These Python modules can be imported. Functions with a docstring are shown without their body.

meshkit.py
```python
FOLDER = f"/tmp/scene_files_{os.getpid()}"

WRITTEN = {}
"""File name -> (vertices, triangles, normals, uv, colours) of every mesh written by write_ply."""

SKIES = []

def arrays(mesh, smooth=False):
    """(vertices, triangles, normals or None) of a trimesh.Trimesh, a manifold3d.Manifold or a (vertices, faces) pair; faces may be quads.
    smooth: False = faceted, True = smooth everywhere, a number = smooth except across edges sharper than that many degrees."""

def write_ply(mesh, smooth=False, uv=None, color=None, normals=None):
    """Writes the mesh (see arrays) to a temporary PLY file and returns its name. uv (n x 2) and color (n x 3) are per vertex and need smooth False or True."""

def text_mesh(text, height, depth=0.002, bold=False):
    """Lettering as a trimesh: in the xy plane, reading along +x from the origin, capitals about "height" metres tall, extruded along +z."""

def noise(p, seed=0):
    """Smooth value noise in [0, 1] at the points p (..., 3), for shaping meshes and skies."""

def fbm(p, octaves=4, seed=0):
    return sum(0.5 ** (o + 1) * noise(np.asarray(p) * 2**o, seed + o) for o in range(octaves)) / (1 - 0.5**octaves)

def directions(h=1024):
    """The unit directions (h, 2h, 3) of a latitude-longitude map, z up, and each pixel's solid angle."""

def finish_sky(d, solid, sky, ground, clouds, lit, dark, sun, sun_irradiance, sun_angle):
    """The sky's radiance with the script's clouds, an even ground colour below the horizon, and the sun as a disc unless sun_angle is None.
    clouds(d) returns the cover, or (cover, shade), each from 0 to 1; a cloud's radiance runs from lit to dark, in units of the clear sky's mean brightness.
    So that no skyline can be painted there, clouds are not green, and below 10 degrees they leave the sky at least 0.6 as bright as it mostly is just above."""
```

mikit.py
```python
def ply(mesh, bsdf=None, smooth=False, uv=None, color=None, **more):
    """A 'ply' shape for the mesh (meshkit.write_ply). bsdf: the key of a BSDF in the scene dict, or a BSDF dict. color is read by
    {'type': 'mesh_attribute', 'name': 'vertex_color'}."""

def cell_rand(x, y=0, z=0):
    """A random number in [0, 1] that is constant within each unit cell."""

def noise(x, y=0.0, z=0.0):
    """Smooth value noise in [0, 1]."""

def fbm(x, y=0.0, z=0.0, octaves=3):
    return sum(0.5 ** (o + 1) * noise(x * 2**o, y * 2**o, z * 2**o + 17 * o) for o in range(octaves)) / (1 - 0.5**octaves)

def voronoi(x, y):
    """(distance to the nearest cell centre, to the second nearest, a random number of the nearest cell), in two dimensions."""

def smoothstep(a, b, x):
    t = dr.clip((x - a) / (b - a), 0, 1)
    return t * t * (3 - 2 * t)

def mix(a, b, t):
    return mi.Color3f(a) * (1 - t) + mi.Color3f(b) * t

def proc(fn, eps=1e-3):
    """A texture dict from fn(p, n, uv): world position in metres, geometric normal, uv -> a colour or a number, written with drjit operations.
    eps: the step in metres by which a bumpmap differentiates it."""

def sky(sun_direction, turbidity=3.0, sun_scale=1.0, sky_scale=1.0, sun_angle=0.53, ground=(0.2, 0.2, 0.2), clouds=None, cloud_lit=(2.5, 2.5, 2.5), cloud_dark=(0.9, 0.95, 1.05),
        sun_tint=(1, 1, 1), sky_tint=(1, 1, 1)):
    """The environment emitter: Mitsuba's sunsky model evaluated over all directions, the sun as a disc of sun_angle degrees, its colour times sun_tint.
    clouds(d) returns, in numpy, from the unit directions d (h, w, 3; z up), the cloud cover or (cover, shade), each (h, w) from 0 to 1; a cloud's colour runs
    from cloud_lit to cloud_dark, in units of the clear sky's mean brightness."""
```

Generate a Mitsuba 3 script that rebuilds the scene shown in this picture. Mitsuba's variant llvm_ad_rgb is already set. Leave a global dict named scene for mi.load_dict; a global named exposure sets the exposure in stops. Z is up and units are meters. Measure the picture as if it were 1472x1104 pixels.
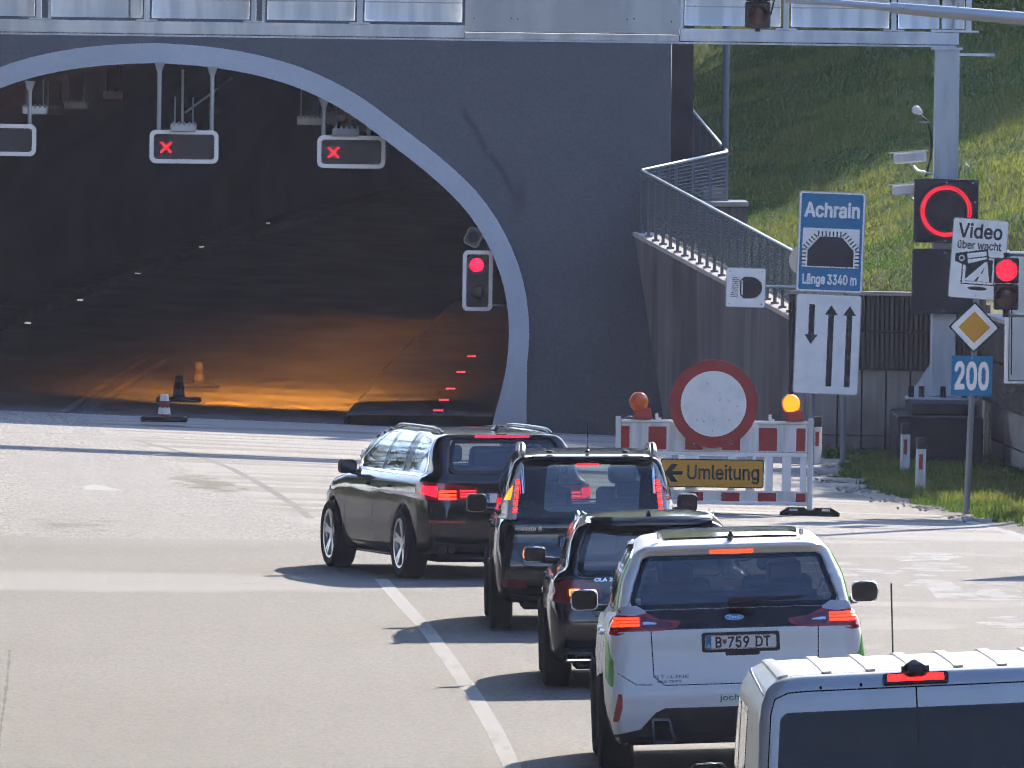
import math, random
import numpy as np, trimesh, shapely, drjit as dr, mitsuba as mi
import mikit, meshkit
from shapely.geometry import Polygon, LineString, Point, box as sbox
from shapely import affinity
from scipy.spatial import Delaunay
from scipy.ndimage import map_coordinates
random.seed(7); RNG = np.random.default_rng(7)
T = mi.ScalarTransform4f
scene, labels = {}, {}

# ------------------------------------------------------------------ camera, sky, exposure
W0, H0, FOC = 1472, 1104, 24000.0            # long telephoto lens
CAM = np.array([0.0, 0.0, 5.47])             # from an overbridge behind the queue
PITCH, ROLL = math.atan(528 / FOC), math.radians(0.8)
FWD = np.array([0, math.cos(PITCH), -math.sin(PITCH)])
UP0, RT0 = np.array([0, math.sin(PITCH), math.cos(PITCH)]), np.array([1.0, 0, 0])
UPV = UP0 * math.cos(ROLL) - RT0 * math.sin(ROLL)
RTV = RT0 * math.cos(ROLL) + UP0 * math.sin(ROLL)
scene['camera'] = {'type': 'perspective', 'fov': math.degrees(2 * math.atan(W0 / 2 / FOC)), 'fov_axis': 'x', 'near_clip': 1.0, 'far_clip': 20000.0,
                   'to_world': T().look_at(origin=CAM.tolist(), target=(CAM + FWD * 100).tolist(), up=UPV.tolist())}
SUN = np.array([0.66, 1.80, 1.0]); SUN /= np.linalg.norm(SUN)
def cloud_cover(d):
    """fair weather cumulus, the same all round the sky"""
    q = d / (np.abs(d[..., 2:]) + .22) * 1.6
    c = meshkit.fbm(q * [1, 1, .2], 5, 11)
    return np.clip((c - .46) / .16, 0, 1) * .9, np.clip((.62 - c) / .2, 0, 1) * .25
scene['sky'] = mikit.sky(SUN.tolist(), turbidity=3.0, sun_tint=(.88, .99, 1.26), sky_tint=(1.0, 1.03, 1.26), sky_scale=1.35, clouds=cloud_cover, cloud_lit=(2.3, 2.42, 2.7), cloud_dark=(1.0, 1.08, 1.25))
exposure = 3.45
HAZE = 0.00010

# ------------------------------------------------------------------ ground shape and measuring helpers
TY = [0, 60, 91, 121, 136, 149, 162, 175, 190, 205, 3000]
TT = [.06, .06, .058, .044, .029, .014, .006, -.006, -.024, -.027, -.027]
def gz(x, y):
    """superelevated road: cross fall that changes along its length, flat far away"""
    x, y = np.asarray(x, float), np.asarray(y, float)
    return np.interp(y, TY, TT) * (np.clip(x, -9, 7) - 1.8)
def ray(px, py):
    d = FWD * FOC + RTV * (px - W0 / 2) - UPV * (py - H0 / 2)
    return d / d[1]
def at(px, py, Y):
    return CAM + ray(px, py) * Y
def on_ground(px, py, dz=0.0):
    d = ray(px, py); t = 150.0
    for _ in range(40):
        p = CAM + d * t
        t = (float(gz(p[0], p[1])) + dz - CAM[2]) / d[2]
    return CAM + d * t

# ------------------------------------------------------------------ scene-writing helpers
def L(key, label, cat, group=None, kind=None):
    labels[key] = {'label': label, 'category': cat}
    if group: labels[key]['group'] = group
    if kind: labels[key]['kind'] = kind
def plabel(key, label): labels[key] = {'label': label}
_used = {}
def uniq(key):
    n = _used.get(key, -1) + 1; _used[key] = n
    return key if n == 0 else f'{key}_{n:03d}'
def xf(mesh, M):
    if M is None: return mesh
    m = mesh.copy(); m.apply_transform(M); return m
def put(key, mesh, mat, M=None, smooth=30, emit=None, **kw):
    key = uniq(key)
    if isinstance(mesh, (list, tuple)): mesh = cat(mesh)
    more = dict(kw)
    if emit is not None: more['emitter'] = {'type': 'area', 'radiance': {'type': 'rgb', 'value': list(map(float, emit))}}
    scene[key] = mikit.ply(xf(mesh, M), mat, smooth=smooth, **more)
    return key
def cat(ms): return trimesh.util.concatenate([m for m in ms if m is not None and len(m.faces)])
def rotz(a): return trimesh.transformations.rotation_matrix(a, [0, 0, 1])
def rot(a, ax): return trimesh.transformations.rotation_matrix(a, ax)
def tr(*p): return trimesh.transformations.translation_matrix(p)
def bx(x0, x1, y0, y1, z0, z1, ch=0.0):
    """box, with chamfered vertical+horizontal edges when ch>0"""
    if ch <= 0:
        m = trimesh.creation.box((x1 - x0, y1 - y0, z1 - z0)); m.apply_translation(((x0 + x1) / 2, (y0 + y1) / 2, (z0 + z1) / 2)); return m
    pts = []
    for x in (x0, x1):
        for y in (y0, y1):
            for z in (z0, z1):
                sx, sy, sz = (1 if x == x0 else -1), (1 if y == y0 else -1), (1 if z == z0 else -1)
                pts += [(x + sx * ch, y + sy * ch, z), (x + sx * ch, y, z + sz * ch), (x, y + sy * ch, z + sz * ch)]
    return trimesh.convex.convex_hull(np.array(pts))
def cyl(p0, p1, r, n=12, r1=None):
    p0, p1 = np.asarray(p0, float), np.asarray(p1, float)
    r1 = r if r1 is None else r1
    z = p1 - p0; z = z / np.linalg.norm(z)
    a = np.cross(z, [0, 0, 1] if abs(z[2]) < .9 else [1, 0, 0]); a /= np.linalg.norm(a); b = np.cross(z, a)
    t = np.arange(n) * 2 * np.pi / n; ring = np.cos(t)[:, None] * a + np.sin(t)[:, None] * b
    v = np.vstack([p0 + ring * r, p1 + ring * r1, [p0], [p1]]); i = np.arange(n); j = (i + 1) % n
    f = np.vstack([np.c_[i, j, j + n], np.c_[i, j + n, i + n], np.c_[j, i, i * 0 + 2 * n], np.c_[i + n, j + n, i * 0 + 2 * n + 1]])
    m = trimesh.Trimesh(v, f, process=False)
    if m.volume < 0: m.invert()
    return m
def tube(pts, r, n=8):
    pts = np.asarray(pts, float); rr = np.broadcast_to(r, (len(pts),))
    t = np.gradient(pts, axis=0); t /= np.linalg.norm(t, axis=1, keepdims=True)
    up = np.where(np.abs(t[:, 2:]) < .9, [0, 0, 1.0], [1.0, 0, 0]); a = np.cross(t, up); a /= np.linalg.norm(a, axis=1, keepdims=True); b = np.cross(t, a)
    th = np.arange(n) * 2 * np.pi / n
    v = (pts[:, None] + rr[:, None, None] * (np.cos(th)[None, :, None] * a[:, None] + np.sin(th)[None, :, None] * b[:, None])).reshape(-1, 3)
    f = []
    for k in range(len(pts) - 1):
        for i in range(n):
            j = (i + 1) % n; f += [(k * n + i, k * n + j, (k + 1) * n + j), (k * n + i, (k + 1) * n + j, (k + 1) * n + i)]
    nv = len(v); v = np.vstack([v, pts[:1], pts[-1:]])
    for i in range(n):
        j = (i + 1) % n; f += [(j, i, nv), ((len(pts) - 1) * n + i, (len(pts) - 1) * n + j, nv + 1)]
    m = trimesh.Trimesh(v, f, process=False)
    if m.volume < 0: m.invert()
    return m
def extr(poly, d):
    """extrude a shapely polygon (or several) along +z by d"""
    gs = [g for g in getattr(poly, 'geoms', [poly]) if g.area > 1e-9]
    return cat([trimesh.creation.extrude_polygon(g, d, engine='earcut') for g in gs])
def rounded(w, h, r, n=6):
    return sbox(-w / 2 + r, -h / 2 + r, w / 2 - r, h / 2 - r).buffer(r, quad_segs=n)
def smooth_poly(pts, r):
    p = Polygon(pts)
    return p.buffer(-r).buffer(2 * r).buffer(-r)
def hull_spheres(ps, sub=2):
    s = trimesh.creation.icosphere(subdivisions=sub)
    return trimesh.convex.convex_hull(np.vstack([s.vertices * (np.asarray(r) if np.ndim(r) else r) + np.array(c) for c, r in ps]))
def text(s, h, d=.002, bold=False, width=None, cx=None):
    m = meshkit.text_mesh(s, h, d, bold)
    b = m.bounds
    if width: m.apply_transform(np.diag([width / (b[1, 0] - b[0, 0]), 1, 1, 1])); b = m.bounds
    if cx is not None: m.apply_translation([cx - (b[0, 0] + b[1, 0]) / 2, 0, 0])
    return m
def heavy(s, h, d=.0012, grow=.05, width=None, cx=0.0):
    """bolder lettering: the glyph shapes swollen by grow * h"""
    m = meshkit.text_mesh(s, h, d, True)
    up = m.face_normals[:, 2] > .9
    sh = shapely.union_all([Polygon(t).buffer(1e-6) for t in m.triangles[up][:, :, :2]]).buffer(grow * h, quad_segs=3).simplify(h * .01)
    m = extr(sh, d); b = m.bounds
    if width: m.apply_transform(np.diag([width / (b[1, 0] - b[0, 0]), 1, 1, 1])); b = m.bounds
    m.apply_translation([cx - (b[0, 0] + b[1, 0]) / 2, 0, 0]); return m
def frame_at(P, yaw=0.0, lean=0.0, pitch=0.0):
    """4x4 that puts drawing-plane coordinates (x right, y up, z towards the camera) at P; lean = clockwise turn seen from the camera"""
    B = np.eye(4); B[:3, :3] = np.array([[1, 0, 0], [0, 0, -1], [0, 1, 0]]).T.T
    B[:3, 0], B[:3, 1], B[:3, 2] = [1, 0, 0], [0, 0, 1], [0, -1, 0]
    return tr(*P) @ rotz(yaw) @ rot(pitch, [1, 0, 0]) @ rot(lean, [0, 1, 0]) @ B
def strip(pts, w, lift, step=0.5, wob=0.0):
    """ribbon of width w laid on the ground along pts (x, y)"""
    ls = LineString(pts); n = max(2, int(ls.length / step) + 1)
    q = np.array([ls.interpolate(t, normalized=True).coords[0] for t in np.linspace(0, 1, n)])
    t = np.gradient(q, axis=0); t /= np.linalg.norm(t, axis=1, keepdims=True); nn = np.c_[-t[:, 1], t[:, 0]]
    w = np.broadcast_to(w, (n,))[:, None] / 2 + (RNG.normal(0, wob, (n, 1)) if wob else 0)
    a, b = q + nn * w, q - nn * w
    v = np.vstack([a, b]); v = np.c_[v, gz(v[:, 0], v[:, 1]) + lift]
    i = np.arange(n - 1)
    f = np.vstack([np.c_[i, i + n, i + n + 1], np.c_[i, i + n + 1, i + 1]])
    m = trimesh.Trimesh(v, f, process=False)
    if m.face_normals[:, 2].mean() < 0: m.invert()
    return m
def ground_poly(poly, lift, step=0.5):
    """polygon in (x, y) draped on the ground"""
    v2, f = tri_fill(poly, step)
    m = trimesh.Trimesh(np.c_[v2, gz(v2[:, 0], v2[:, 1]) + lift], f, process=False)
    if m.face_normals[:, 2].mean() < 0: m.invert()
    return m
def tri_fill(poly, step):
    poly = shapely.segmentize(poly, step)
    pts = [np.array(r.coords)[:-1] for r in [poly.exterior, *poly.interiors]]
    x0, y0, x1, y1 = poly.bounds
    X, Y = np.meshgrid(np.arange(x0 + step / 2, x1, step), np.arange(y0 + step / 2, y1, step))
    g = np.c_[X.ravel(), Y.ravel()]
    inn = poly.buffer(-step * .35)
    if not inn.is_empty and len(g): pts.append(g[shapely.contains_xy(inn, g[:, 0], g[:, 1])])
    v = np.vstack(pts)
    tri = Delaunay(v, qhull_options='QJ').simplices
    c = v[tri].mean(1)
    tri = tri[shapely.contains_xy(poly, c[:, 0], c[:, 1])]
    a = v[tri]; area = np.cross(a[:, 1] - a[:, 0], a[:, 2] - a[:, 0])
    tri = tri[np.abs(area) > 1e-10]; area = area[np.abs(area) > 1e-10]
    tri[area < 0] = tri[area < 0][:, ::-1]
    return v, tri
# ------------------------------------------------------------------ materials
def rgb(*c): return {'type': 'rgb', 'value': list(map(float, c))}
def mat(name, col, rough=.6, metal=0.0, spec=.5, coat=0.0, gloss=.95, two=True, **kw):
    b = {'type': 'principled', 'base_color': col if isinstance(col, dict) else rgb(*col), 'roughness': rough, 'metallic': metal, 'specular': spec, **kw}
    if coat: b |= {'clearcoat': coat, 'clearcoat_gloss': gloss}
    scene[name] = {'type': 'twosided', 'b': b} if two else b
    return name
P_, N_, F_, V_ = mikit.proc, mikit.noise, mikit.fbm, mikit.voronoi
SS, MX = mikit.smoothstep, mikit.mix

def road_col(p, n, uv):
    x, y = p.x, p.y
    grain = N_(x * 42, y * 13) * .55 + N_(x * 75, y * 22, 3.0) * .45
    big = F_(x * .35, y * .12, 0, 4)
    wob = (F_(x * .45, y * .2, 3.0, 3) - .5) * 4
    bright = SS(172.2, 173.2, y + wob * .35 - dr.maximum(x - 1.5, 0) * 1.1)            # coarse pale surfacing before the portal
    near = MX((.098, .098, .0985), (.127, .127, .1275), big)
    near = near * (.70 + .60 * grain)
    band = SS(158.6, 160.4, y + wob) * (1 - SS(163.0, 164.6, y + wob)) * SS(.2, -2.6, x)
    near = MX(near, (.195, .195, .195), band * .8)
    oil = SS(.0, 1.0, 1 - dr.abs(y - 169.5 + wob) / 3.0) * .16
    near = near * (1 - oil)
    # polished streaks where vehicles turn on the right
    st = SS(.56, .72, F_(x * .8, y * .55, 9.0, 3)) * SS(1.5, 3.2, x) * SS(120, 140, y)
    near = MX(near, (.19, .187, .184), st * .55)
    spot = SS(.35, .75, N_(x * 36, y * 10, 2.0)) * .6 + SS(.4, .8, N_(x * 62, y * 17, 5.0)) * .4
    far = MX((.140, .140, .141), (.195, .195, .195), F_(x * .3, y * .16, 6.0, 3)) * (.62 + .70 * spot)
    # cross-wise brushed streaks right of the lane line
    lane = SS(-.25, .25, x - (-4.6 + (205 - y) * .088))
    brush = SS(.42, .62, F_(x * .22, y * 1.05, 1.5, 3))
    far = MX(far, MX((.20, .199, .196), (.115, .105, .095), brush), lane * .8)
    # dark damp stains on the pale surfacing
    s1 = SS(1.1, .3, dr.sqrt(dr.square((x + 3.45) / .46) + dr.square((y - 189.6 + (x + 3.45) * 4.0) / 2.6)) + (F_(x * 5, y * 1.5, 4.0, 3) - .5) * 1.3)
    s2 = SS(1.0, .1, dr.sqrt(dr.square((x + 4.6) / .55) + dr.square((y - 176.2) / 2.0)) + (F_(x * 4, y * 1.5, 8.0, 3) - .5) * 1.6)
    far = far * (1 - .82 * s1) * (1 - .5 * s2)
    c = MX(near, far, bright)
    return c
def road_bump(p, n, uv):
    return N_(p.x * 60, p.y * 60) * .5 + N_(p.x * 25, p.y * 25) * .5
scene['road_mat'] = {'type': 'twosided', 'b': {'type': 'principled', 'base_color': P_(road_col), 'roughness': .8, 'specular': .22}}
def earth_col(p, n, uv):
    return MX((.07, .085, .03), (.12, .11, .06), F_(p.x * .8, p.y * .8, p.z, 3))
mat('earth', P_(earth_col), .95, spec=.1)
def hill_col(p, n, uv):
    return MX((.04, .062, .015), (.10, .115, .032), F_(p.x * 1.6, p.y * 1.1, p.z, 4))
def rim_col(p, n, uv):
    return MX((.13, .115, .10), (.27, .245, .215), N_(p.x * 24, p.y * 24) * .6 + F_(p.x * 3, p.y * 1.5, 0, 3) * .4)
mat('rim_mat', P_(rim_col), .95, spec=.1)
mat('hill_mat', P_(hill_col), .95, spec=.1)
mat('line_paint', P_(lambda p, n, uv: MX((.225, .223, .22), (.285, .283, .279), SS(.2, .5, F_(p.x * 5, p.y * .7, 0, 3)))), .85, spec=.15)
mat('line_worn', P_(lambda p, n, uv: MX((.17, .168, .164), (.28, .277, .27), SS(.3, .62, F_(p.x * 5, p.y * 2.4, 0, 4)))), .85, spec=.15)
mat('line_grey', P_(lambda p, n, uv: MX((.10, .10, .104), (.13, .13, .132), F_(p.x * 5, p.y * 2, 0, 3))), .85, spec=.15)
mat('tar', (.018, .018, .020), .5); mat('crack_tar', (.055, .053, .052), .8, spec=.15)
def portal_col(p, n, uv):
    c = MX((.060, .063, .069), (.094, .098, .106), F_(p.x * .35, p.z * .5, 1.0, 4))
    c = c * (.88 + .24 * N_(p.x * 45, p.z * 45, p.y * 20))
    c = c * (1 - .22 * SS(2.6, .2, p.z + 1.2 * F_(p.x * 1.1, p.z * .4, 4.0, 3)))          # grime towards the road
    w = (F_(p.x * 2.2, p.z * 2.2, 7.0, 4) - .5)
    lx = p.x - (-.66 + (4.22 - p.z) * .62) + w * .22                                     # seepage crack running down from the gantry
    crack = SS(.085, .0, dr.abs(lx)) * SS(2.9, 3.15, p.z) * SS(4.35, 4.1, p.z) * SS(.35, .6, F_(p.x * 7, p.z * 5, 2.0, 3) + .12)
    blot = SS(.2, .02, dr.sqrt(dr.square(p.x - .06) + dr.square((p.z - 3.1) * .55)) + w * .22) * .7
    return c * (1 - .38 * dr.maximum(crack, blot))
mat('portal_mat', P_(portal_col), .85, spec=.25)
mat('ring_mat', P_(lambda p, n, uv: MX((.30, .31, .325), (.42, .43, .45), F_(p.x * .9, p.z * .9, p.y, 4)) * (.97 + .06 * N_(p.x * 30, p.z * 30, 0)) * (1 - .25 * SS(1.2, 0, p.z))), .8, spec=.3)
def board_col(p, n, uv):
    u = p.x * .83 + p.y * .55
    b = mikit.cell_rand(u * 9.0) * .35 + .65 + .35 * (N_(u * 26, p.z * 1.5, 0) - .5)
    return MX((.11, .098, .096), (.19, .172, .168), F_(p.x * .8, p.z * .5, p.y * .8, 3)) * b * (1 - .35 * SS(.55, .75, N_(u * 5.5, p.z * .35, 2.0)))
mat('board_concrete', P_(board_col), .9, spec=.2)
mat('rib_concrete', P_(lambda p, n, uv: MX((.06, .054, .05), (.12, .11, .10), F_(p.x * 2.6, p.z * 1.4, p.y, 4))), .92, spec=.15)
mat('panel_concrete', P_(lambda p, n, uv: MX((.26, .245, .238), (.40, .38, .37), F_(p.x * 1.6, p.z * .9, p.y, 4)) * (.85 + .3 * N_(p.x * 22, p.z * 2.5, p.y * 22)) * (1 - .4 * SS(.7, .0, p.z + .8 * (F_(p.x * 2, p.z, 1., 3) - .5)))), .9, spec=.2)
mat('coping_concrete', P_(lambda p, n, uv: MX((.30, .27, .25), (.44, .40, .37), F_(p.x * 3, p.y * 3, p.z * 3, 3))), .9, spec=.2)
mat('dark_concrete', P_(lambda p, n, uv: MX((.026, .026, .029), (.05, .049, .052), F_(p.x * 4, p.z * 3, p.y * 4, 4))), .9, spec=.2)
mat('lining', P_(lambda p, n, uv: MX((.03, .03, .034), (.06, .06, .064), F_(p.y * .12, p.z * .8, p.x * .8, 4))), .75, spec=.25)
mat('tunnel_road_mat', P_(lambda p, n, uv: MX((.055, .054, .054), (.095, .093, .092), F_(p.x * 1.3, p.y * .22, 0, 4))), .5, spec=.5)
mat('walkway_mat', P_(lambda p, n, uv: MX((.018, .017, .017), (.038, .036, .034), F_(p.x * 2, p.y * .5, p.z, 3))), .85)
# metal and plastic
def stained(c0, c1, k=6.0):
    return P_(lambda p, n, uv: MX(c0, c1, SS(.3, .7, F_(p.x * k, p.z * 1.1, p.y * k, 4))))
mat('gantry_white', stained((.50, .55, .60), (.74, .78, .82)), .5)
mat('gantry_panel', stained((.58, .64, .70), (.80, .84, .88), 9.0), .55)
mat('grey_panel', stained((.40, .43, .45), (.50, .53, .55), 3.0), .55)
mat('column_paint', stained((.42, .46, .50), (.58, .62, .65), 5.0), .5)
mat('galv', (.40, .43, .46), .42, metal=.55)
mat('galv_dark', (.20, .22, .25), .5, metal=.4)
mat('blue_steel', (.09, .125, .17), .5, metal=.2); mat('mesh_wire', (.075, .095, .115), .6)
mat('white_plastic', (.86, .87, .88), .45)
mat('white_dirty', stained((.55, .56, .57), (.80, .80, .80), 14.0), .5)
mat('black_plastic', (.016, .016, .018), .42)
mat('black_matt', (.022, .022, .024), .85)
mat('rubber', (.020, .020, .022), .8, spec=.25)
mat('sign_white', P_(lambda p, n, uv: MX((.80, .81, .82), (.91, .915, .92), SS(.2, .55, F_(p.x * 7, p.z * 7, p.y, 4)))), .38)
mat('sign_back', (.36, .38, .40), .5, metal=.4)
mat('sign_black', (.018, .019, .024), .5)
mat('sign_red', P_(lambda p, n, uv: MX((.30, .016, .018), (.40, .024, .024), F_(p.x * 6, p.z * 6, p.y, 3))), .4)
mat('sign_blue', P_(lambda p, n, uv: MX((.002, .165, .36), (.004, .195, .42), F_(p.x * 6, p.z * 6, p.y, 3))), .4)
mat('sign_yellow', P_(lambda p, n, uv: MX((.66, .31, .018), (.74, .37, .028), F_(p.x * 6, p.z * 6, p.y, 3))), .4)
mat('cone_grey', (.045, .045, .047), .8); mat('cone_dim_red', (.035, .012, .012), .8); mat('line_dim', (.075, .073, .07), .85, spec=.15); mat('cone_red', (.16, .02, .02), .6); mat('dirt_speck', (.22, .21, .19), .9)
mat('amber_lens', (.62, .10, .01), .18, coat=.6)
mat('red_lens', (.42, .012, .016), .12, coat=1.0)
mat('red_dark_lens', (.16, .006, .010), .10, coat=1.0)
mat('clear_lens', (.55, .55, .60), .12, coat=1.0)
mat('amber_off', (.08, .02, .012), .3, coat=.5)
mat('glow_base', (.05, .01, .01), .5)
mat('chrome', (.72, .73, .75), .12, metal=1.0)
mat('alloy', (.50, .51, .54), .28, metal=.85)
mat('mirror_glass_mat', (.02, .022, .026), .06, metal=.3)
# car paint and glass
mat('paint_brown_black', (.0080, .0055, .0060), .07, spec=.35, coat=1.0, gloss=.99)
mat('paint_black', (.005, .005, .006), .07, spec=.35, coat=1.0, gloss=.985)
mat('paint_navy_black', (.005, .0055, .0085), .07, spec=.35, coat=1.0, gloss=.985)
mat('paint_white', P_(lambda p, n, uv: MX((.83, .835, .84), (.87, .875, .88), N_(p.x * 3, p.y * 3, p.z * 3))), .35, coat=.8, gloss=.97)
mat('paint_silver', P_(lambda p, n, uv: MX((.44, .45, .465), (.54, .55, .565), F_(p.x * 5, p.y * 2, p.z * 5, 3))), .34, metal=.25, coat=.7, gloss=.96)
mat('green_film', (.09, .42, .03), .35, coat=.5)
mat('green_text', (.01, .26, .13), .5)
mat('gap', (.006, .006, .007), .9, spec=.1)
mat('interior', (.020, .020, .023), .9, spec=.15)
mat('seat_mat', (.026, .026, .030), .85, spec=.2)
def glass(name, t, tint=(1, 1, 1)):
    scene[name] = {'type': 'thindielectric', 'int_ior': 1.52, 'specular_transmittance': rgb(t * tint[0], t * tint[1], t * tint[2])}
    return name
glass('glass_clear', .80, (.94, 1, .98)); glass('glass_door', .42, (.94, 1, .98)); glass('glass_tint', .45, (.93, 1, .98)); glass('glass_van', .05); glass('glass_privacy', .06, (.9, .95, 1))
mat('van_glass', (.004, .0043, .0055), .06, spec=.17); mat('black_glass', (.0045, .0048, .0062), .05, spec=.32)
# plants
for nm, c, tcol in (('blade_a', (.060, .105, .022), 1.1), ('blade_b', (.13, .155, .034), 1.2), ('blade_dry', (.23, .19, .09), .5), ('leaf_mat', (.04, .065, .018), .6)):
    scene[nm] = {'type': 'principledthin', 'base_color': rgb(*c), 'roughness': .6, 'diff_trans': tcol, 'spec_trans': 0.0, 'specular': .3} if False else \
                {'type': 'principledthin', 'base_color': rgb(*c), 'roughness': .6, 'diff_trans': tcol, 'spec_trans': 0.0}
mat('bark', (.07, .055, .04), .95)
mat('stone', P_(lambda p, n, uv: MX((.20, .18, .16), (.34, .31, .28), F_(p.x * 20, p.y * 20, p.z * 20, 2))), .9)
# ------------------------------------------------------------------ setting: ground, road, tunnel, walls, hill
PY = 218.3                                              # portal face
X0 = -4.79                                              # tunnel axis at the portal
PROF = np.array([(4.49, -.35), (4.50, .04), (4.60, .35), (4.71, .78), (4.75, 1.2), (4.745, 1.54), (4.66, 2.0), (4.475, 2.44), (4.16, 2.93), (3.645, 3.39),
                 (3.1, 3.79), (2.535, 4.205), (1.9, 4.50), (1.3, 4.665), (.65, 4.76), (0, 4.79)])
from scipy.interpolate import CubicSpline
_s = np.r_[0, np.cumsum(np.linalg.norm(np.diff(PROF, axis=0), axis=1))]
_q = np.linspace(0, _s[-1], 40)
HALF = np.c_[np.interp(_q, _s, PROF[:, 0]), np.interp(_q, _s, PROF[:, 1])]
k_ = np.array([.25, .5, .25])
for _ in range(2):
    H2 = HALF.copy(); H2[1:-1] = .25 * HALF[:-2] + .5 * HALF[1:-1] + .25 * HALF[2:]; HALF = H2
ARCH = np.vstack([HALF, (HALF * [-1, 1])[::-1][1:]])       # right foot, over the crown, left foot
LEAN = .72                                              # the portal face leans back
SHEAR = np.eye(4); SHEAR[1, 2] = LEAN; SHEAR[1, 3] = 0.0
def tun_off(d): d = np.maximum(d, 0); return .0075 * d + d * d / 18000.0
def tun_z(x, y): return gz(np.clip(x, -9, 7), y)

# ground: one sheet to the horizon, under everything
gx = np.unique(np.r_[np.linspace(-3000, -40, 12), np.linspace(-40, 40, 41), np.linspace(40, 3000, 12)])
gy = np.unique(np.r_[np.linspace(-3000, 0, 10), np.linspace(0, 420, 106), np.linspace(420, 8000, 14)])
def sheet(gx, gy, zf):
    X, Y = np.meshgrid(gx, gy, indexing='ij')
    v = np.c_[X.ravel(), Y.ravel(), zf(X, Y).ravel()]
    i, j = np.meshgrid(np.arange(len(gx) - 1), np.arange(len(gy) - 1), indexing='ij'); a = (i * len(gy) + j).ravel(); n = len(gy)
    return trimesh.Trimesh(v, np.vstack([np.c_[a, a + n, a + n + 1], np.c_[a, a + n + 1, a + 1]]), process=False)
put('ground', sheet(gx, gy, lambda X, Y: gz(X, Y) - .06), 'earth', smooth=True)
L('ground', 'open ground under the road and verge, mostly hidden', 'ground', kind='structure')

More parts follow.
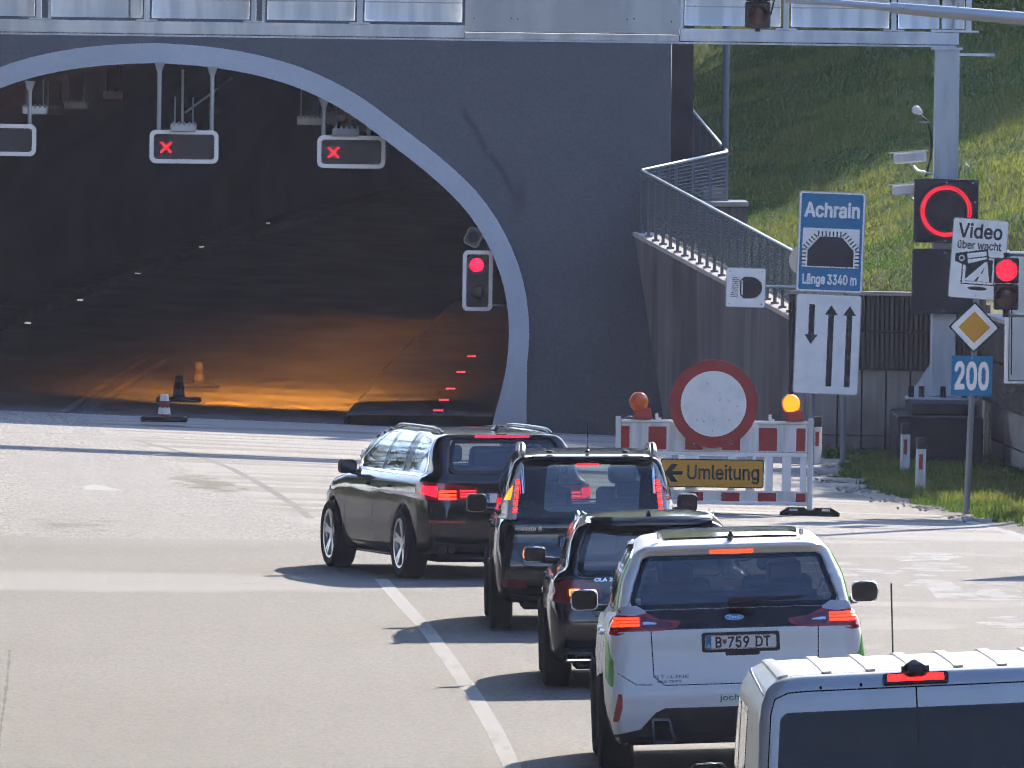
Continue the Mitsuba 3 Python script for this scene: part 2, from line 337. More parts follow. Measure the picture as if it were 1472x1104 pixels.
# right road edge traced on the ground (x, y)
edge_px = [(1190, 661), (1206, 672), (1196, 684), (1215, 694), (1240, 707), (1290, 722), (1340, 733), (1400, 748), (1440, 756), (1500, 772)]
EDGE = [tuple(on_ground(a, b)[:2]) for a, b in edge_px]
road_poly = Polygon([(-16, 40), (9.5, 40), (9.5, EDGE[-1][1] - 12)] + [(EDGE[-1][0] + .6, EDGE[-1][1])] + [(x + .25, y) for x, y in EDGE[::-1][1:]] + [(EDGE[0][0] + .2, 211.4), (1.6, PY - .02), (-16, PY - .02)])
put('road', ground_poly(road_poly, 0.0, .8), 'road_mat', smooth=True)
L('road', 'pale sunlit asphalt road leading to the tunnel mouth', 'road', kind='structure')

# tunnel: road, lining, walkways
ys = np.r_[np.arange(PY, PY + 60, 3), np.arange(PY + 60, 620, 10)]
def sweep(pts, closed=False):
    n = len(pts); v = []
    for y in ys:
        o = tun_off(y - PY); zb = 0
        v += [(X0 + o + p[0], y, p[1]) for p in pts]
    f = []
    for k in range(len(ys) - 1):
        for i in range(n - 1):
            a = k * n + i; f += [(a, a + n, a + n + 1), (a, a + n + 1, a + 1)]
    return trimesh.Trimesh(np.array(v), f, process=False)
zc = lambda lx: float(gz(X0 + lx, 230))
put('tunnel_road', sweep([(x, zc(x) - .003) for x in np.linspace(-4.0, 2.6, 9)]), 'tunnel_road_mat', smooth=True)
L('tunnel_road', 'two lane carriageway inside the dark tunnel', 'road', kind='structure')
wk = [(2.6, zc(2.6) - .01), (2.6, zc(2.6) + .10), (2.68, zc(2.6) + .13), (4.6, zc(4.3) + .18)]
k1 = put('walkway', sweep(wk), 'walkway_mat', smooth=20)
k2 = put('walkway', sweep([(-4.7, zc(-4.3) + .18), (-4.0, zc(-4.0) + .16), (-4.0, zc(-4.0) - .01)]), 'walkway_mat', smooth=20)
L(k1, 'raised walkway along the right side of the tunnel', 'walkway', kind='structure'); L(k2, 'raised walkway along the left side of the tunnel', 'walkway', kind='structure')

# portal building
def leaned(m): m = m.copy(); m.vertices[:, 1] += LEAN * m.vertices[:, 2]; return m
hole = Polygon([(X0 + x, z) for x, z in ARCH] )
face = Polygon([(-14, -.6), (2.06, -.6), (2.06, 6.42), (-14, 6.42)]).difference(hole.union(sbox(X0 - 4.49, -1, X0 + 4.49, .2)))
pm = extr(face, 1.0); pm.apply_transform(np.array([[1, 0, 0, 0], [0, 0, 1, PY], [0, 1, 0, 0], [0, 0, 0, 1.0]])); pm.invert()
put('tunnel_portal__wall', leaned(pm), 'portal_mat', smooth=False)
lm = sweep([(x * 1.0, z) for x, z in ARCH]); kk = lm.vertices[:, 1] < PY + .1; lm.vertices[kk, 1] += np.maximum(LEAN * lm.vertices[kk, 2], -.2)
lm.vertices[:, 1] += np.where((lm.vertices[:, 1] < PY + 5) & ~kk, LEAN * lm.vertices[:, 2] * .6, 0)
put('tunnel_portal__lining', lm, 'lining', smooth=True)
put('tunnel_portal__end_wall', bx(X0 - 9, X0 + 45, 618, 618.5, -2, 8), 'lining', smooth=False)
out_arch = np.vstack([[(4.99, -.3), (4.99, .4), (4.99, 1.0)], [(a + n * .28) for a, n in []]]) if False else None
hp = Polygon([(x, z) for x, z in ARCH]).buffer(0)
outer = hp.buffer(.265, quad_segs=16).union(sbox(-4.985, -.6, 4.985, 1.35))
ring = outer.intersection(sbox(-9, -.25, 9, 9)).difference(hp)
rm = extr(ring, .16)
rm.apply_transform(np.array([[1, 0, 0, X0], [0, 0, 1, PY - .16], [0, 1, 0, 0], [0, 0, 0, 1.0]])); rm.invert()
put('tunnel_portal__arch_ring', leaned(rm), 'ring_mat', smooth=30); plabel('tunnel_portal__arch_ring', 'paler projecting concrete ring around the tunnel mouth')
put('tunnel_portal__side_wall', bx(1.2, 2.05, PY + 4.9, PY + 9, -.6, 6.4), 'portal_mat', smooth=False)
put('tunnel_portal__buttress', bx(2.075, 2.36, PY + 4.2, PY + 4.8, -.6, 6.9), 'dark_concrete', smooth=False)
L('tunnel_portal', 'dark concrete tunnel mouth with pale horseshoe arch ring', 'tunnel portal')

# wing wall from portal to first retaining wall, top falling to the right
A, B, C, D, E = np.array([1.58, PY + 1.9]), np.array([3.52, 212.0]), np.array([5.95, 211.3]), np.array([6.30, 200.0]), np.array([7.4, 186.0])
def wall_slab(P, Q, zb, zt0, zt1, th, mat_, key, sm=False, inset=0.0):
    """upright slab from P to Q; visible face on the P-Q line, thickness away from the camera side"""
    d = Q - P; n = np.array([-d[1], d[0]]) / np.linalg.norm(d)
    if n[0] + n[1] * .3 < 0: n = -n
    f0, f1 = P + n * inset, Q + n * inset; b0, b1 = f0 + n * th, f1 + n * th
    v = np.array([(*f0, zb), (*f1, zb), (*b1, zb), (*b0, zb), (*f0, zt0), (*f1, zt1), (*b1, zt1), (*b0, zt0)])
    m = trimesh.convex.convex_hull(v)
    return put(key, m, mat_, smooth=sm)
zA, zB = 2.60, 1.67
wall_slab(A, B, -.5, zA, zB, .35, 'board_concrete', 'wing_wall__wall')
wall_slab(A, B, 0, 0, 0, 0, 'x', 'x') if False else None
d_ = B - A; n_ = np.array([-d_[1], d_[0]]) / np.linalg.norm(d_); n_ = n_ if n_[0] > 0 else -n_
nseg = 7
for i in range(nseg):                                            # coping stones
    P, Q = A + d_ * (i + .006) / nseg, A + d_ * (i + .994) / nseg
    z0, z1 = zA + (zB - zA) * i / nseg, zA + (zB - zA) * (i + 1) / nseg
    q = [P - n_ * .018, Q - n_ * .018, Q + n_ * .42, P + n_ * .42]
    v = [(*q[0], z0 + .002), (*q[1], z1 + .002), (*q[2], z1 + .002), (*q[3], z0 + .002), (*q[0], z0 + .055), (*q[1], z1 + .055), (*q[2], z1 + .055), (*q[3], z0 + .055)]
    put('wing_wall__coping', trimesh.convex.convex_hull(np.array(v)), 'coping_concrete', smooth=False)
L('wing_wall', 'board marked concrete wing wall falling from the portal to the right', 'wall')

# railing with wire mesh on the wing wall, with a return behind
def rail_run(key, P, Q, z0, z1, h0, h1, npost, wires=True, first=0, step=.05, zoff=.07):
    for i in range(first, npost):
        t = i / (npost - 1); p = P + (Q - P) * t; zb = z0 + (z1 - z0) * t + zoff; h = h0 + (h1 - h0) * t
        put(key + '__post', [bx(p[0] - .022, p[0] + .022, p[1] - .022, p[1] + .022, zb, zb + h), bx(p[0] - .05, p[0] + .05, p[1] - .05, p[1] + .05, zb + .001, zb + .02)], 'blue_steel', smooth=False)
    a, b = np.array([*P, z0 + zoff + h0]), np.array([*Q, z1 + zoff + h1])
    put(key + '__top_rail', cyl(a, b, .021, 10), 'galv', smooth=40)
    if wires:
        ms = []; Ln = np.linalg.norm(Q - P)
        for t in np.arange(step / 2, Ln, step) / Ln:
            p = P + (Q - P) * t; zb = z0 + (z1 - z0) * t + zoff; h = h0 + (h1 - h0) * t
            ms.append(bx(p[0] - .005, p[0] + .005, p[1] - .005, p[1] + .005, zb + .09, zb + h - .01))
        for s in np.arange(.10, .98, .055):
            q0, q1 = np.array([*P, z0 + zoff + .05 + (h0 - .05) * s]), np.array([*Q, z1 + zoff + .05 + (h1 - .05) * s])
            ms.append(cyl(q0, q1, .008, 4))
        k = put(key + '__wire_mesh', ms, 'mesh_wire', smooth=False)
        labels[k] = {'kind': 'stuff'}
g0 = A + d_ * .015 + n_ * .07; g1 = B + n_ * .10
rail_run('mesh_railing', g0, g1, zA + (zB - zA) * .015, zB, .82, .78, 22, zoff=.055)
r0, r1 = g0.copy() + [.0, .03], np.array([2.82, PY + 4.0])
rail_run('mesh_railing', r0, r1, 2.57, 2.68, .85, .98, 6, first=1, zoff=.05)
r2 = np.array([2.33, PY + 7.4])
rail_run('mesh_railing', r1, r2, 2.68, 3.33, .98, .92, 7, first=1, zoff=.05)
r3 = np.array([2.24, PY + 11])
rail_run('mesh_railing', r2, r3, 3.33, 4.15, .92, .95, 4, first=1, zoff=.05)
L('mesh_railing', 'blue grey steel railing with wire mesh above the wing wall', 'railing')
pb = at(1042, 215, PY + 4.2)
put('lamp_post__pole', cyl((pb[0], pb[1], 2.6), (pb[0], pb[1], 6.6), .045, 12), 'blue_steel', smooth=40)
put('lamp_post__lamp_head', hull_spheres([((pb[0], pb[1], 6.65), .10), ((pb[0] - .6, pb[1] - .1, 6.8), .07)]), 'galv', smooth=40)
L('lamp_post', 'thin dark blue pole standing behind the mesh railing', 'lamp post')
# short upper block behind the railing
blk = at(1056, 300, PY + 3)
put('concrete_block__body', bx(2.52, blk[0] + .17, PY + 3.2, PY + 5.7, 1.5, blk[2] + .02, .02), 'board_concrete', smooth=False)
put('concrete_block__cap', bx(2.50, blk[0] + .19, PY + 3.18, PY + 5.7, blk[2] + .022, blk[2] + .09, .015), 'coping_concrete', smooth=False)
put('concrete_block__upper_step', bx(2.50, blk[0] - .12, PY + 4, PY + 5.7, blk[2] + .092, blk[2] + .26, .02), 'coping_concrete', smooth=False)
L('concrete_block', 'low concrete block with sunlit top behind the mesh railing', 'concrete block')

# two tier retaining wall: ribbed upper band over pale panels
ztop = {0: 2.04, 1: 1.86, 2: 1.45, 3: 1.35}
def tier_wall(key, P, Q, zt, zm, npan, zb=-.45, zsplit=.22):
    d = Q - P; Ln = np.linalg.norm(d); u = d / Ln; n = np.array([-u[1], u[0]]); n = n if n[0] + n[1] * .3 > 0 else -n
    for i in range(npan):                                           # lower panels, with open joints
        a, b = P + d * i / npan + u * .010, P + d * (i + 1) / npan - u * .010
        jit = RNG.normal(0, .006)
        for (c0, c1) in ((zb, zsplit - .008), (zsplit + .008, zm - .01)):
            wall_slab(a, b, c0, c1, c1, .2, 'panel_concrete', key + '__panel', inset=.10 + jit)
    wall_slab(P, Q, zb, zt - .10, zt - .10, .3, 'rib_concrete', key + '__core', inset=.31)
    # ribbed band: backing plus upright ribs; one split line
    zh = (zt + zm) / 2 + .02
    for (c0, c1, off) in ((zm, zh - .012, .0), (zh + .012, zt, -.012)):
        wall_slab(P + u * .004, Q - u * .004, c0, c1, c1, .24, 'rib_concrete', key + '__band_backing', inset=.04 + off)
        ribs = []
        for s in np.arange(.03, Ln - .02, .062):
            c = P + u * s + n * (off + .015)
            w = u * .019; t = n * .03
            v = [(*(c - w - t), c0 + .004), (*(c + w - t), c0 + .004), (*(c + w * 1.3 + t), c0 + .004), (*(c - w * 1.3 + t), c0 + .004)]
            v += [(x, y, c1 - .004) for x, y, _ in v]
            ribs.append(trimesh.convex.convex_hull(np.array(v)))
        k = put(key + '__rib_band', ribs, 'rib_concrete', smooth=False); labels[k] = {'kind': 'stuff'}
    wall_slab(P, Q, zt + .002, zt + .05, zt + .05, .34, 'coping_concrete', key + '__coping', inset=-.03)
tier_wall('retaining_wall', B + np.array([-.02, -.25]), C, 2.0, 1.06, 8)
L('retaining_wall', 'retaining wall of dark ribbed band above pale panels, behind the concrete plinth', 'wall')
tier_wall('retaining_wall_001', C + np.array([.02, -.01]), D, 1.75, .70, 8)
tier_wall('retaining_wall_001', D + np.array([.01, -.02]), E, 1.50, .55, 9)
L('retaining_wall_001', 'stepped ribbed retaining wall coming forward at the right edge', 'wall')
put('retaining_wall__drain_hose', tube([(*(B + np.array([.0, -.32])), 1.9), (*(B + np.array([.02, -.34])), 1.0), (*(B + np.array([.0, -.33])), -.1)], .03), 'black_plastic', smooth=40)

# hillside behind the walls
LINE = LineString([(2.2, PY + 16), (2.3, PY + 5.0), (2.75, PY - 1.0), tuple(B + np.array([.25, .5])), tuple(C + np.array([.4, .55])), tuple(D + np.array([.5, .1])), tuple(E + np.array([.6, .2])), (10.5, 150), (14, 100)])
def hill_z(x, y):
    x, y = np.asarray(x, float), np.asarray(y, float)
    d = shapely.distance(LINE, shapely.points(x, y))
    base = np.interp(y, [100, 186, 200, 211.3, 216, PY + .5, PY + 5, PY + 16], [.2, 1.46, 1.62, 1.92, 1.98, 2.20, 2.7, 4.6])
    bump = (meshkit.fbm(np.stack([x * .25, y * .25, x * 0], -1), 3, 5) - .5) * np.minimum(d, 3) * .22
    return base + np.minimum(d, 40) * .27 + np.maximum(d - 40, 0) * .12 + bump
hpoly = Polygon(list(LINE.coords) + [(60, 100), (90, 330), (2.2, 330)])
v2, f2 = tri_fill(hpoly.intersection(sbox(0, 180, 22, 262)), .45)
put('hillside', trimesh.Trimesh(np.c_[v2, hill_z(v2[:, 0], v2[:, 1])], f2, process=False), 'hill_mat', smooth=True)
L('hillside', 'steep grassy slope rising behind the retaining walls, half in tree shade', 'hillside', kind='structure')
v3, f3 = tri_fill(hpoly.difference(sbox(0, 180, 22, 262)), 5.0)
put('hillside', trimesh.Trimesh(np.c_[v3, hill_z(v3[:, 0], v3[:, 1])], f3, process=False), 'hill_mat', smooth=True)
L('hillside_001', 'upper hill beyond the grassy slope', 'hillside', kind='structure')
hx, hy = np.linspace(-90, 2.2, 40), np.r_[np.linspace(PY + 5.6, PY + 60, 16), np.linspace(PY + 70, 600, 14)]
put('hillside', sheet(hx, hy, lambda X, Y: (6.8 + .33 * np.minimum(Y - PY - 5.6, 60) + .05 * np.maximum(Y - PY - 61, 0)) * np.clip((X + 30) / 16, .55, 1) - .6), 'hill_mat', smooth=True)
L('hillside_002', 'hill rising above the tunnel portal', 'hillside', kind='structure')

# grass: blades as real geometry
def blades(xy, zf, hmin, hmax, w, lean=.5):
    n = len(xy); h = RNG.uniform(hmin, hmax, n) * RNG.uniform(.6, 1.0, n); a = RNG.uniform(0, 2 * np.pi, n); ln = RNG.uniform(.1, lean, n) * h
    b = np.c_[xy, zf(xy[:, 0], xy[:, 1]) - .01]; dirv = np.c_[np.cos(a), np.sin(a), a * 0]; side = np.c_[-np.sin(a), np.cos(a), a * 0] * (w * RNG.uniform(.6, 1.3, n))[:, None]
    up = np.c_[h * 0, h * 0, h]
    m1 = b + up * .55 + dirv * (ln * .3)[:, None]; tip = b + up + dirv * ln[:, None]
    v = np.stack([b - side, b + side, m1 + side * .8, m1 - side * .8, tip], 1).reshape(-1, 3)
    i = np.arange(n)[:, None] * 5
    f = np.vstack([i + [0, 1, 2], i + [0, 2, 3], i + [3, 2, 4]])
    return trimesh.Trimesh(v, f, process=False)
def scatter(poly, n):
    x0, y0, x1, y1 = poly.bounds; out = []
    while sum(map(len, out)) < n:
        q = np.c_[RNG.uniform(x0, x1, n), RNG.uniform(y0, y1, n)]; out.append(q[shapely.contains_xy(poly, q[:, 0], q[:, 1])])
    return np.vstack(out)[:n]
slope = hpoly.intersection(sbox(2.2, 192, 11.5, 240)).buffer(-.12)
q = scatter(slope, 210000)
keep = meshkit.fbm(np.c_[q * .9, q[:, :1] * 0], 3, 3)
ka = put('slope_grass', blades(q[keep < .53], hill_z, .04, .11, .0065, 1.0), 'blade_a', smooth=False)
kb = put('slope_grass', blades(q[keep >= .53], hill_z, .05, .14, .0065, 1.0), 'blade_b', smooth=False)
L(ka, 'mid green grass on the slope behind the retaining walls', 'grass', kind='stuff'); L(kb, 'paler longer grass tufts on the slope', 'grass', kind='stuff')

# verge between road and retaining wall
verge_poly = Polygon(EDGE[:-1] + [(EDGE[-1][0], EDGE[-1][1]), (E[0] + .4, E[1]), (D[0] + .3, D[1]), (C[0] + .2, C[1] + .2), (B[0] - .1, B[1] + .1), (EDGE[0][0], 211.6)]).buffer(0)
dist_edge = LineString(EDGE)
def verge_z(x, y):
    d = shapely.distance(dist_edge, shapely.points(np.asarray(x, float), np.asarray(y, float)))
    ex_, ey_ = np.array(sorted(EDGE, key=lambda q: q[1])).T
    d = np.where(np.asarray(x) > np.interp(y, ey_, ex_), d, 0)
    return gz(x, y) + .006 + .06 * (1 - np.exp(-d / 1.2)) + .03 * np.minimum(d / .3, 1) * meshkit.fbm(np.stack([np.asarray(x) * 2.2, np.asarray(y) * 2.2, np.asarray(x) * 0], -1), 2, 9)
vv, vf = tri_fill(verge_poly, .3)
put('verge', trimesh.Trimesh(np.c_[vv, verge_z(vv[:, 0], vv[:, 1])], vf, process=False), 'earth', smooth=True)
L('verge', 'grass verge with bare earth rim between road and retaining wall', 'verge', kind='structure')
q = scatter(verge_poly.buffer(.03), 90000)
de = shapely.distance(dist_edge, shapely.points(q)); dn = meshkit.fbm(np.c_[q * 1.7, q[:, :1] * 0], 3, 4)
q = q[(dn * .9 + .1 < de * 1.5 + .36)]
dn = meshkit.fbm(np.c_[q * 1.7, q[:, :1] * 0], 3, 4)
k1 = put('verge_grass', blades(q[dn < .58], verge_z, .04, .12, .006, .8), 'blade_a', smooth=False)
k2 = put('verge_grass', blades(q[dn >= .58], verge_z, .05, .19, .006, .7), 'blade_b', smooth=False)
L(k1, 'short green grass on the road verge', 'grass', kind='stuff'); L(k2, 'taller pale grass tufts on the road verge', 'grass', kind='stuff')
_rl = LineString(EDGE); _rs = np.linspace(0, 1, 160); _rp = np.array([_rl.interpolate(t, normalized=True).coords[0] for t in _rs])
_rw = .05 + .26 * meshkit.fbm(np.c_[_rp * [3.0, .9], _rs * 0], 4, 21); _ri = .10 + .5 * meshkit.fbm(np.c_[_rp * [2.0, .7], _rs * 0], 3, 22)
rim_poly = Polygon(np.vstack([_rp - np.c_[_rw, _rw * 0], (_rp + np.c_[_ri, _ri * 0])[::-1]])).buffer(0)
_v, _f = tri_fill(rim_poly, .12)
put('verge_rim', trimesh.Trimesh(np.c_[_v, np.maximum(verge_z(_v[:, 0], _v[:, 1]), gz(_v[:, 0], _v[:, 1])) + .002 + .006 * meshkit.noise(np.c_[_v * 9, _v[:, :1] * 0], 6)], _f, process=False), 'rim_mat', smooth=True)
L('verge_rim', 'ragged dusty gravel rim between asphalt and grass verge', 'verge', kind='structure')
qs = np.vstack([np.c_[RNG.normal(x, .12, 90), RNG.normal(y, .45, 90)] for x, y in EDGE[1:8]])
st = []
for x, y in qs:
    r = RNG.uniform(.008, .026); s = trimesh.creation.icosphere(subdivisions=0); s.apply_scale([r, r * 1.2, r * .7]); s.vertices += RNG.normal(0, r * .15, s.vertices.shape); s.apply_translation((x, y, float(gz(x, y)) + r * .4 + .01)); st.append(s)
k = put('verge_gravel', st, 'stone', smooth=False); L(k, 'loose gravel crumbling along the verge rim', 'gravel', kind='stuff')

# painted lines and seams on the road
def gpts(pxs, dz=0): return [tuple(on_ground(a, b)[:2]) for a, b in pxs]
def marking(name, mesh, m_, label):
    k = put(name, mesh, m_, smooth=True); L(k, label, 'road marking', kind='structure'); return k
marking('lane_line', strip(gpts([(548, 833), (580, 869), (615, 907), (650, 955), (683, 1003), (712, 1052), (735, 1100), (770, 1190)]), .135, .006), 'line_paint', 'solid white lane line curving past the queue of cars')
marking('lane_line', strip(gpts([(192, 633), (240, 645), (285, 657), (330, 673), (380, 700), (420, 725), (447, 746)]), .10, .006), 'line_grey', 'worn grey lane line between the two pale lanes before the portal')
marking('edge_line', strip(gpts([(1345, 741), (1400, 752), (1440, 762), (1474, 774), (1530, 796)]), .15, .006), 'line_paint', 'white edge line beside the grass verge at right')
marking('seam', strip(gpts([(172, 625), (260, 640), (330, 650)]), .06, .007), 'tar', 'thin dark seam crossing the worn lane line') if False else None
arrow = Polygon(gpts([(1297, 843), (1318, 834), (1345, 832), (1365, 836), (1385, 848), (1412, 861), (1345, 860), (1338, 850), (1330, 843)]))
marking('turn_arrow', ground_poly(arrow, .006, .3), 'line_worn', 'faded white turn arrow on the road right of the white SUV')
arrow2 = Polygon(gpts([(118, 701), (132, 697), (150, 699), (160, 702), (180, 706), (150, 705.5), (125, 704.5)]))
marking('turn_arrow', ground_poly(arrow2, .006, .3), 'line_paint', 'small white arrow mark on the pale lane at left')
def worn_patch(px, n, label):
    ps = []
    a, b = on_ground(*px[0]), on_ground(*px[1])
    for i in range(n):
        x, y = RNG.uniform(min(a[0], b[0]), max(a[0], b[0])), RNG.uniform(min(a[1], b[1]), max(a[1], b[1]))
        l, w = RNG.uniform(.08, .32), RNG.uniform(.05, .22)
        ps.append(affinity.scale(Point(x, y).buffer(1, quad_segs=3), l, w * 2.0))
    u = shapely.union_all(ps)
    marking('worn_paint', cat([ground_poly(g, .005, .3) for g in getattr(u, 'geoms', [u])]), 'line_worn', label)
worn_patch(((1290, 795), (1375, 828)), 16, 'scuffed remains of white paint beyond the turn arrow')
worn_patch(((1180, 808), (1275, 830)), 10, 'scuffed paint patch right of the white SUV roof')
worn_patch(((1385, 838), (1465, 866)), 12, 'scuffed paint patch right of the turn arrow')
worn_patch(((1430, 885), (1472, 905)), 8, 'scuffed paint flecks at the right edge of the road')
for i, (w_, pts_) in enumerate(((.018, [(14, 935), (10, 985), (2, 1040), (-6, 1110)]), (.02, [(150, 838), (250, 836), (330, 841), (385, 838)]), (.02, [(1130, 770), (1210, 776), (1290, 774)]))):
    marking('crack', strip(gpts(pts_), w_, .005, .3, wob=.004), 'crack_tar', ['sealed crack at the lower left of the road', 'thin crosswise crack left of the dark estate', 'crack where the pale surfacing starts right of the cars'][i])
# drainage slots across the carriageway at the portal
def slot(pxs, w, label):
    k = put('drain_slot', strip(gpts(pxs), w, .008), 'tar', smooth=True); L(k, label, 'drain', kind='structure')
slot([(-30, 621), (90, 624), (250, 629), (420, 634)], .16, 'narrow dark drainage slot before the tunnel mouth')
# lines inside the tunnel
for dx, nm in ((-.28, 'left'), (.0, 'right')):
    pts = [(X0 - .80 + dx + tun_off(y - PY), y) for y in np.arange(PY + .3, PY + 120, 4)]
    marking('centre_line', strip(pts, .11, .006), 'line_dim', f'{nm} one of the twin centre lines running into the tunnel')
# ------------------------------------------------------------------ gantry across the carriageway
GY = 210.2
def gX(px): return at(px, 40, GY)[0]
zb0 = 5.195
xl, xr = gX(-60) - 6, gX(1392)
K = 'sign_gantry'
put(K + '__beam', bx(xl, gX(667.5), GY - .15, GY + .3, zb0, zb0 + .155, .006), 'gantry_white', smooth=False)
put(K + '__beam', bx(gX(668), gX(977), GY - .11, GY + .3, zb0 - .012, zb0 + .075, .006), 'gantry_white', smooth=False)
put(K + '__beam', bx(gX(977.5), xr - .12, GY - .15, GY + .3, zb0, zb0 + .155, .006), 'gantry_white', smooth=False)
put(K + '__end_plate', bx(gX(1340), xr + .02, GY - .17, GY + .32, zb0 + .158, zb0 + .185), 'gantry_white', smooth=False)
put(K + '__bottom_flange', bx(xl, xr - .15, GY - .17, GY + .32, zb0 - .034, zb0 - .014), 'gantry_white', smooth=False)
posts = [(-95, -86), (52, 60), (207, 215), (361, 368), (513, 521), (977, 982), (1126, 1134), (1281, 1288), (1388, 1396)]
for a, b in posts:
    put(K + '__stiffener', bx(gX(a), gX(b), GY - .14, GY - .02, zb0 + .158, zb0 + .60, .005), 'gantry_white', smooth=False)
    c = (gX(a) + gX(b)) / 2
    if a < 960 or a > 985: put(K + '__bracket', [bx(c - .13, c + .13, GY - .165, GY - .02, zb0 + .1565, zb0 + .178)] + [cyl((c + s, GY - .175, zb0 + .168), (c + s, GY - .16, zb0 + .168), .012, 6) for s in (-.09, .09)], 'gantry_white', smooth=False)
pans = [(-200, -98), (-84, 49), (73, 184), (187, 204), (218, 358), (384, 510), (524, 664), (984, 1122), (1137, 1278), (1291, 1350), (1354, 1386)]
for a, b in pans:
    put(K + '__panel', bx(gX(a), gX(b), GY + .01, GY + .05, zb0 + .195, zb0 + .60, .005), 'gantry_panel', smooth=False)
    put(K + '__panel_lip', bx(gX(a), gX(b), GY - .01, GY + .008, zb0 + .43, zb0 + .445), 'galv', smooth=False)
for a in (71.5, 379, 1370): put(K + '__conduit', cyl((gX(a), GY - .04, zb0 + .16), (gX(a), GY - .04, zb0 + .60), .018, 8), 'galv', smooth=40)
put(K + '__cover_panel', bx(gX(668.5), gX(976.5), GY - .20, GY - .13, zb0 + .085, zb0 + .66, .006), 'grey_panel', smooth=False)
for px, z in ((681, .25), (735, .255), (744, .245), (901, .26), (911, .27), (965, .24)):
    put(K + '__bolt', cyl((gX(px), GY - .21, zb0 + z), (gX(px), GY - .199, zb0 + z), .011, 6), 'black_matt', smooth=False)
put(K + '__top_chord', bx(xl, xr, GY - .1, GY + .12, zb0 + .602, zb0 + .66), 'gantry_white', smooth=False)
ct = at(1360, 70, GY); cb = at(1356, 560, GY)
cx, zc0 = (ct[0] + cb[0]) / 2, .73
put(K + '__column', bx(cx - .155, cx + .155, GY - .2, GY + .12, zc0 + .03, zb0 - .036, .012), 'column_paint', smooth=False)
put(K + '__column_cap', bx(cx - .20, cx + .19, GY - .24, GY + .2, zb0 - .066, zb0 - .037), 'gantry_white', smooth=False)
put(K + '__side_arm', bx(cx + .157, cx + .60, GY - .04, GY + .0, zb0 - .14, zb0 - .105), 'gantry_white', smooth=False)
for s in (-1, 1):
    g = Polygon([(0, 0), (.26, 0), (.0, .42)]); m = extr(g, .02); m.apply_transform(rot(math.pi / 2, [1, 0, 0]))
    if s < 0: m.apply_transform(rotz(math.pi))
    m.apply_translation((cx + s * .157, GY - .06, zc0 + .03)); put(K + '__gusset', m, 'column_paint', smooth=False)
put(K + '__base_plate', bx(cx - .46, cx + .46, GY - .45, GY + .4, zc0, zc0 + .03), 'column_paint', smooth=False)
for ix in (-.40, -.27, .0, .27, .40): put(K + '__anchor_bolt', cyl((cx + ix, GY - .40, zc0 + .03), (cx + ix, GY - .40, zc0 + .17), .035, 8), 'black_matt', smooth=40)
L(K, 'pale steel gantry spanning above the tunnel road on a tall column', 'gantry')
put('plinth__base', bx(4.78, 5.86, 207.2, GY + .9, -.4, .58, .02), 'dark_concrete', smooth=False)
put('plinth__upper_step', bx(4.98, 5.80, 207.8, GY + .85, .582, zc0 - .002, .02), 'dark_concrete', smooth=False)
L('plinth', 'dark stepped concrete plinth carrying the gantry column', 'plinth')

# ------------------------------------------------------------------ sign helper: flat print laid proud of a plate
class Board:
    def __init__(self, key, P, yaw=0, lean=0, pitch=0): self.k, self.M = key, frame_at(P, yaw, lean, pitch)
    def plate(self, poly, th=.004, face='sign_white', back='sign_back', name='plate'):
        put(f'{self.k}__{name}', extr(poly, th), face, self.M @ tr(0, 0, -th), smooth=False)
        put(f'{self.k}__{name}_back', extr(poly.buffer(-.004), .006), back, self.M @ tr(0, 0, -th - .0075), smooth=False)
    def ink(self, name, poly, m_, lvl=1, th=.0012):
        return put(f'{self.k}__{name}', extr(poly, th), m_, self.M @ tr(0, 0, .0014 * lvl - .0002), smooth=False)
    def words(self, name, s, h, x, y, m_, lvl=1, width=None, bold=False, parent=None):
        t = text(s, h, .0012, bold, width, 0.0)
        return put(f'{self.k}__{name}', t, m_, self.M @ tr(x, y, .0014 * lvl - .0002), smooth=False)
    def rim(self, poly, w=.012, m_='galv', th=.012):
        put(f'{self.k}__rim', extr(poly.buffer(.004).difference(poly.buffer(-w)), th), m_, self.M @ tr(0, 0, -.006), smooth=False)
    def bolts(self, pts, m_='galv'):
        for x, y in pts: put(f'{self.k}__bolt', cyl((x, y, 0), (x, y, .006), .008, 8), m_, self.M, smooth=False)
def post(key, P0, P1, r=.03, m_='galv_dark', name='post'):
    put(f'{key}__{name}', cyl(P0, P1, r, 14), m_, smooth=40)

# blue tunnel sign over the lane sign, one post
SY = 206.5; sc = FOC / SY
def ctr(px0, py0, px1, py1, Y): return at((px0 + px1) / 2, (py0 + py1) / 2, Y)
S = Board('tunnel_sign', at(1194.5, 348, SY), lean=math.radians(1.5))
w, h = 95 / sc, 144 / sc
S.plate(rounded(w, h, .035), face='sign_white'); S.rim(rounded(w, h, .035), .006)
S.ink('blue_field', rounded(w - .05, h - .05, .02).difference(sbox(-w * .43, -h * .255, w * .43, h * .135)), 'sign_blue')
put('tunnel_sign__name_lettering', heavy('Achrain', .168, grow=.03, width=w * .84), 'sign_white', S.M @ tr(0, h * .252, .0026), smooth=False)
put('tunnel_sign__length_lettering', heavy('Länge 3340 m', .115, grow=.03, width=w * .82), 'sign_white', S.M @ tr(0, -h * .42, .0026), smooth=False)
port = Polygon([(-.285, -.27), (-.285, -.07), (-.135, .10), (.135, .10), (.285, -.07), (.285, -.27)])
S.ink('portal_symbol', affinity.translate(affinity.scale(port, 1.0, 1.0), 0, -.035), 'sign_black')
vous = []
path = LineString([(-.335, -.305), (-.335, -.085), (-.165, .10), (.165, .10), (.335, -.085), (.335, -.305)])
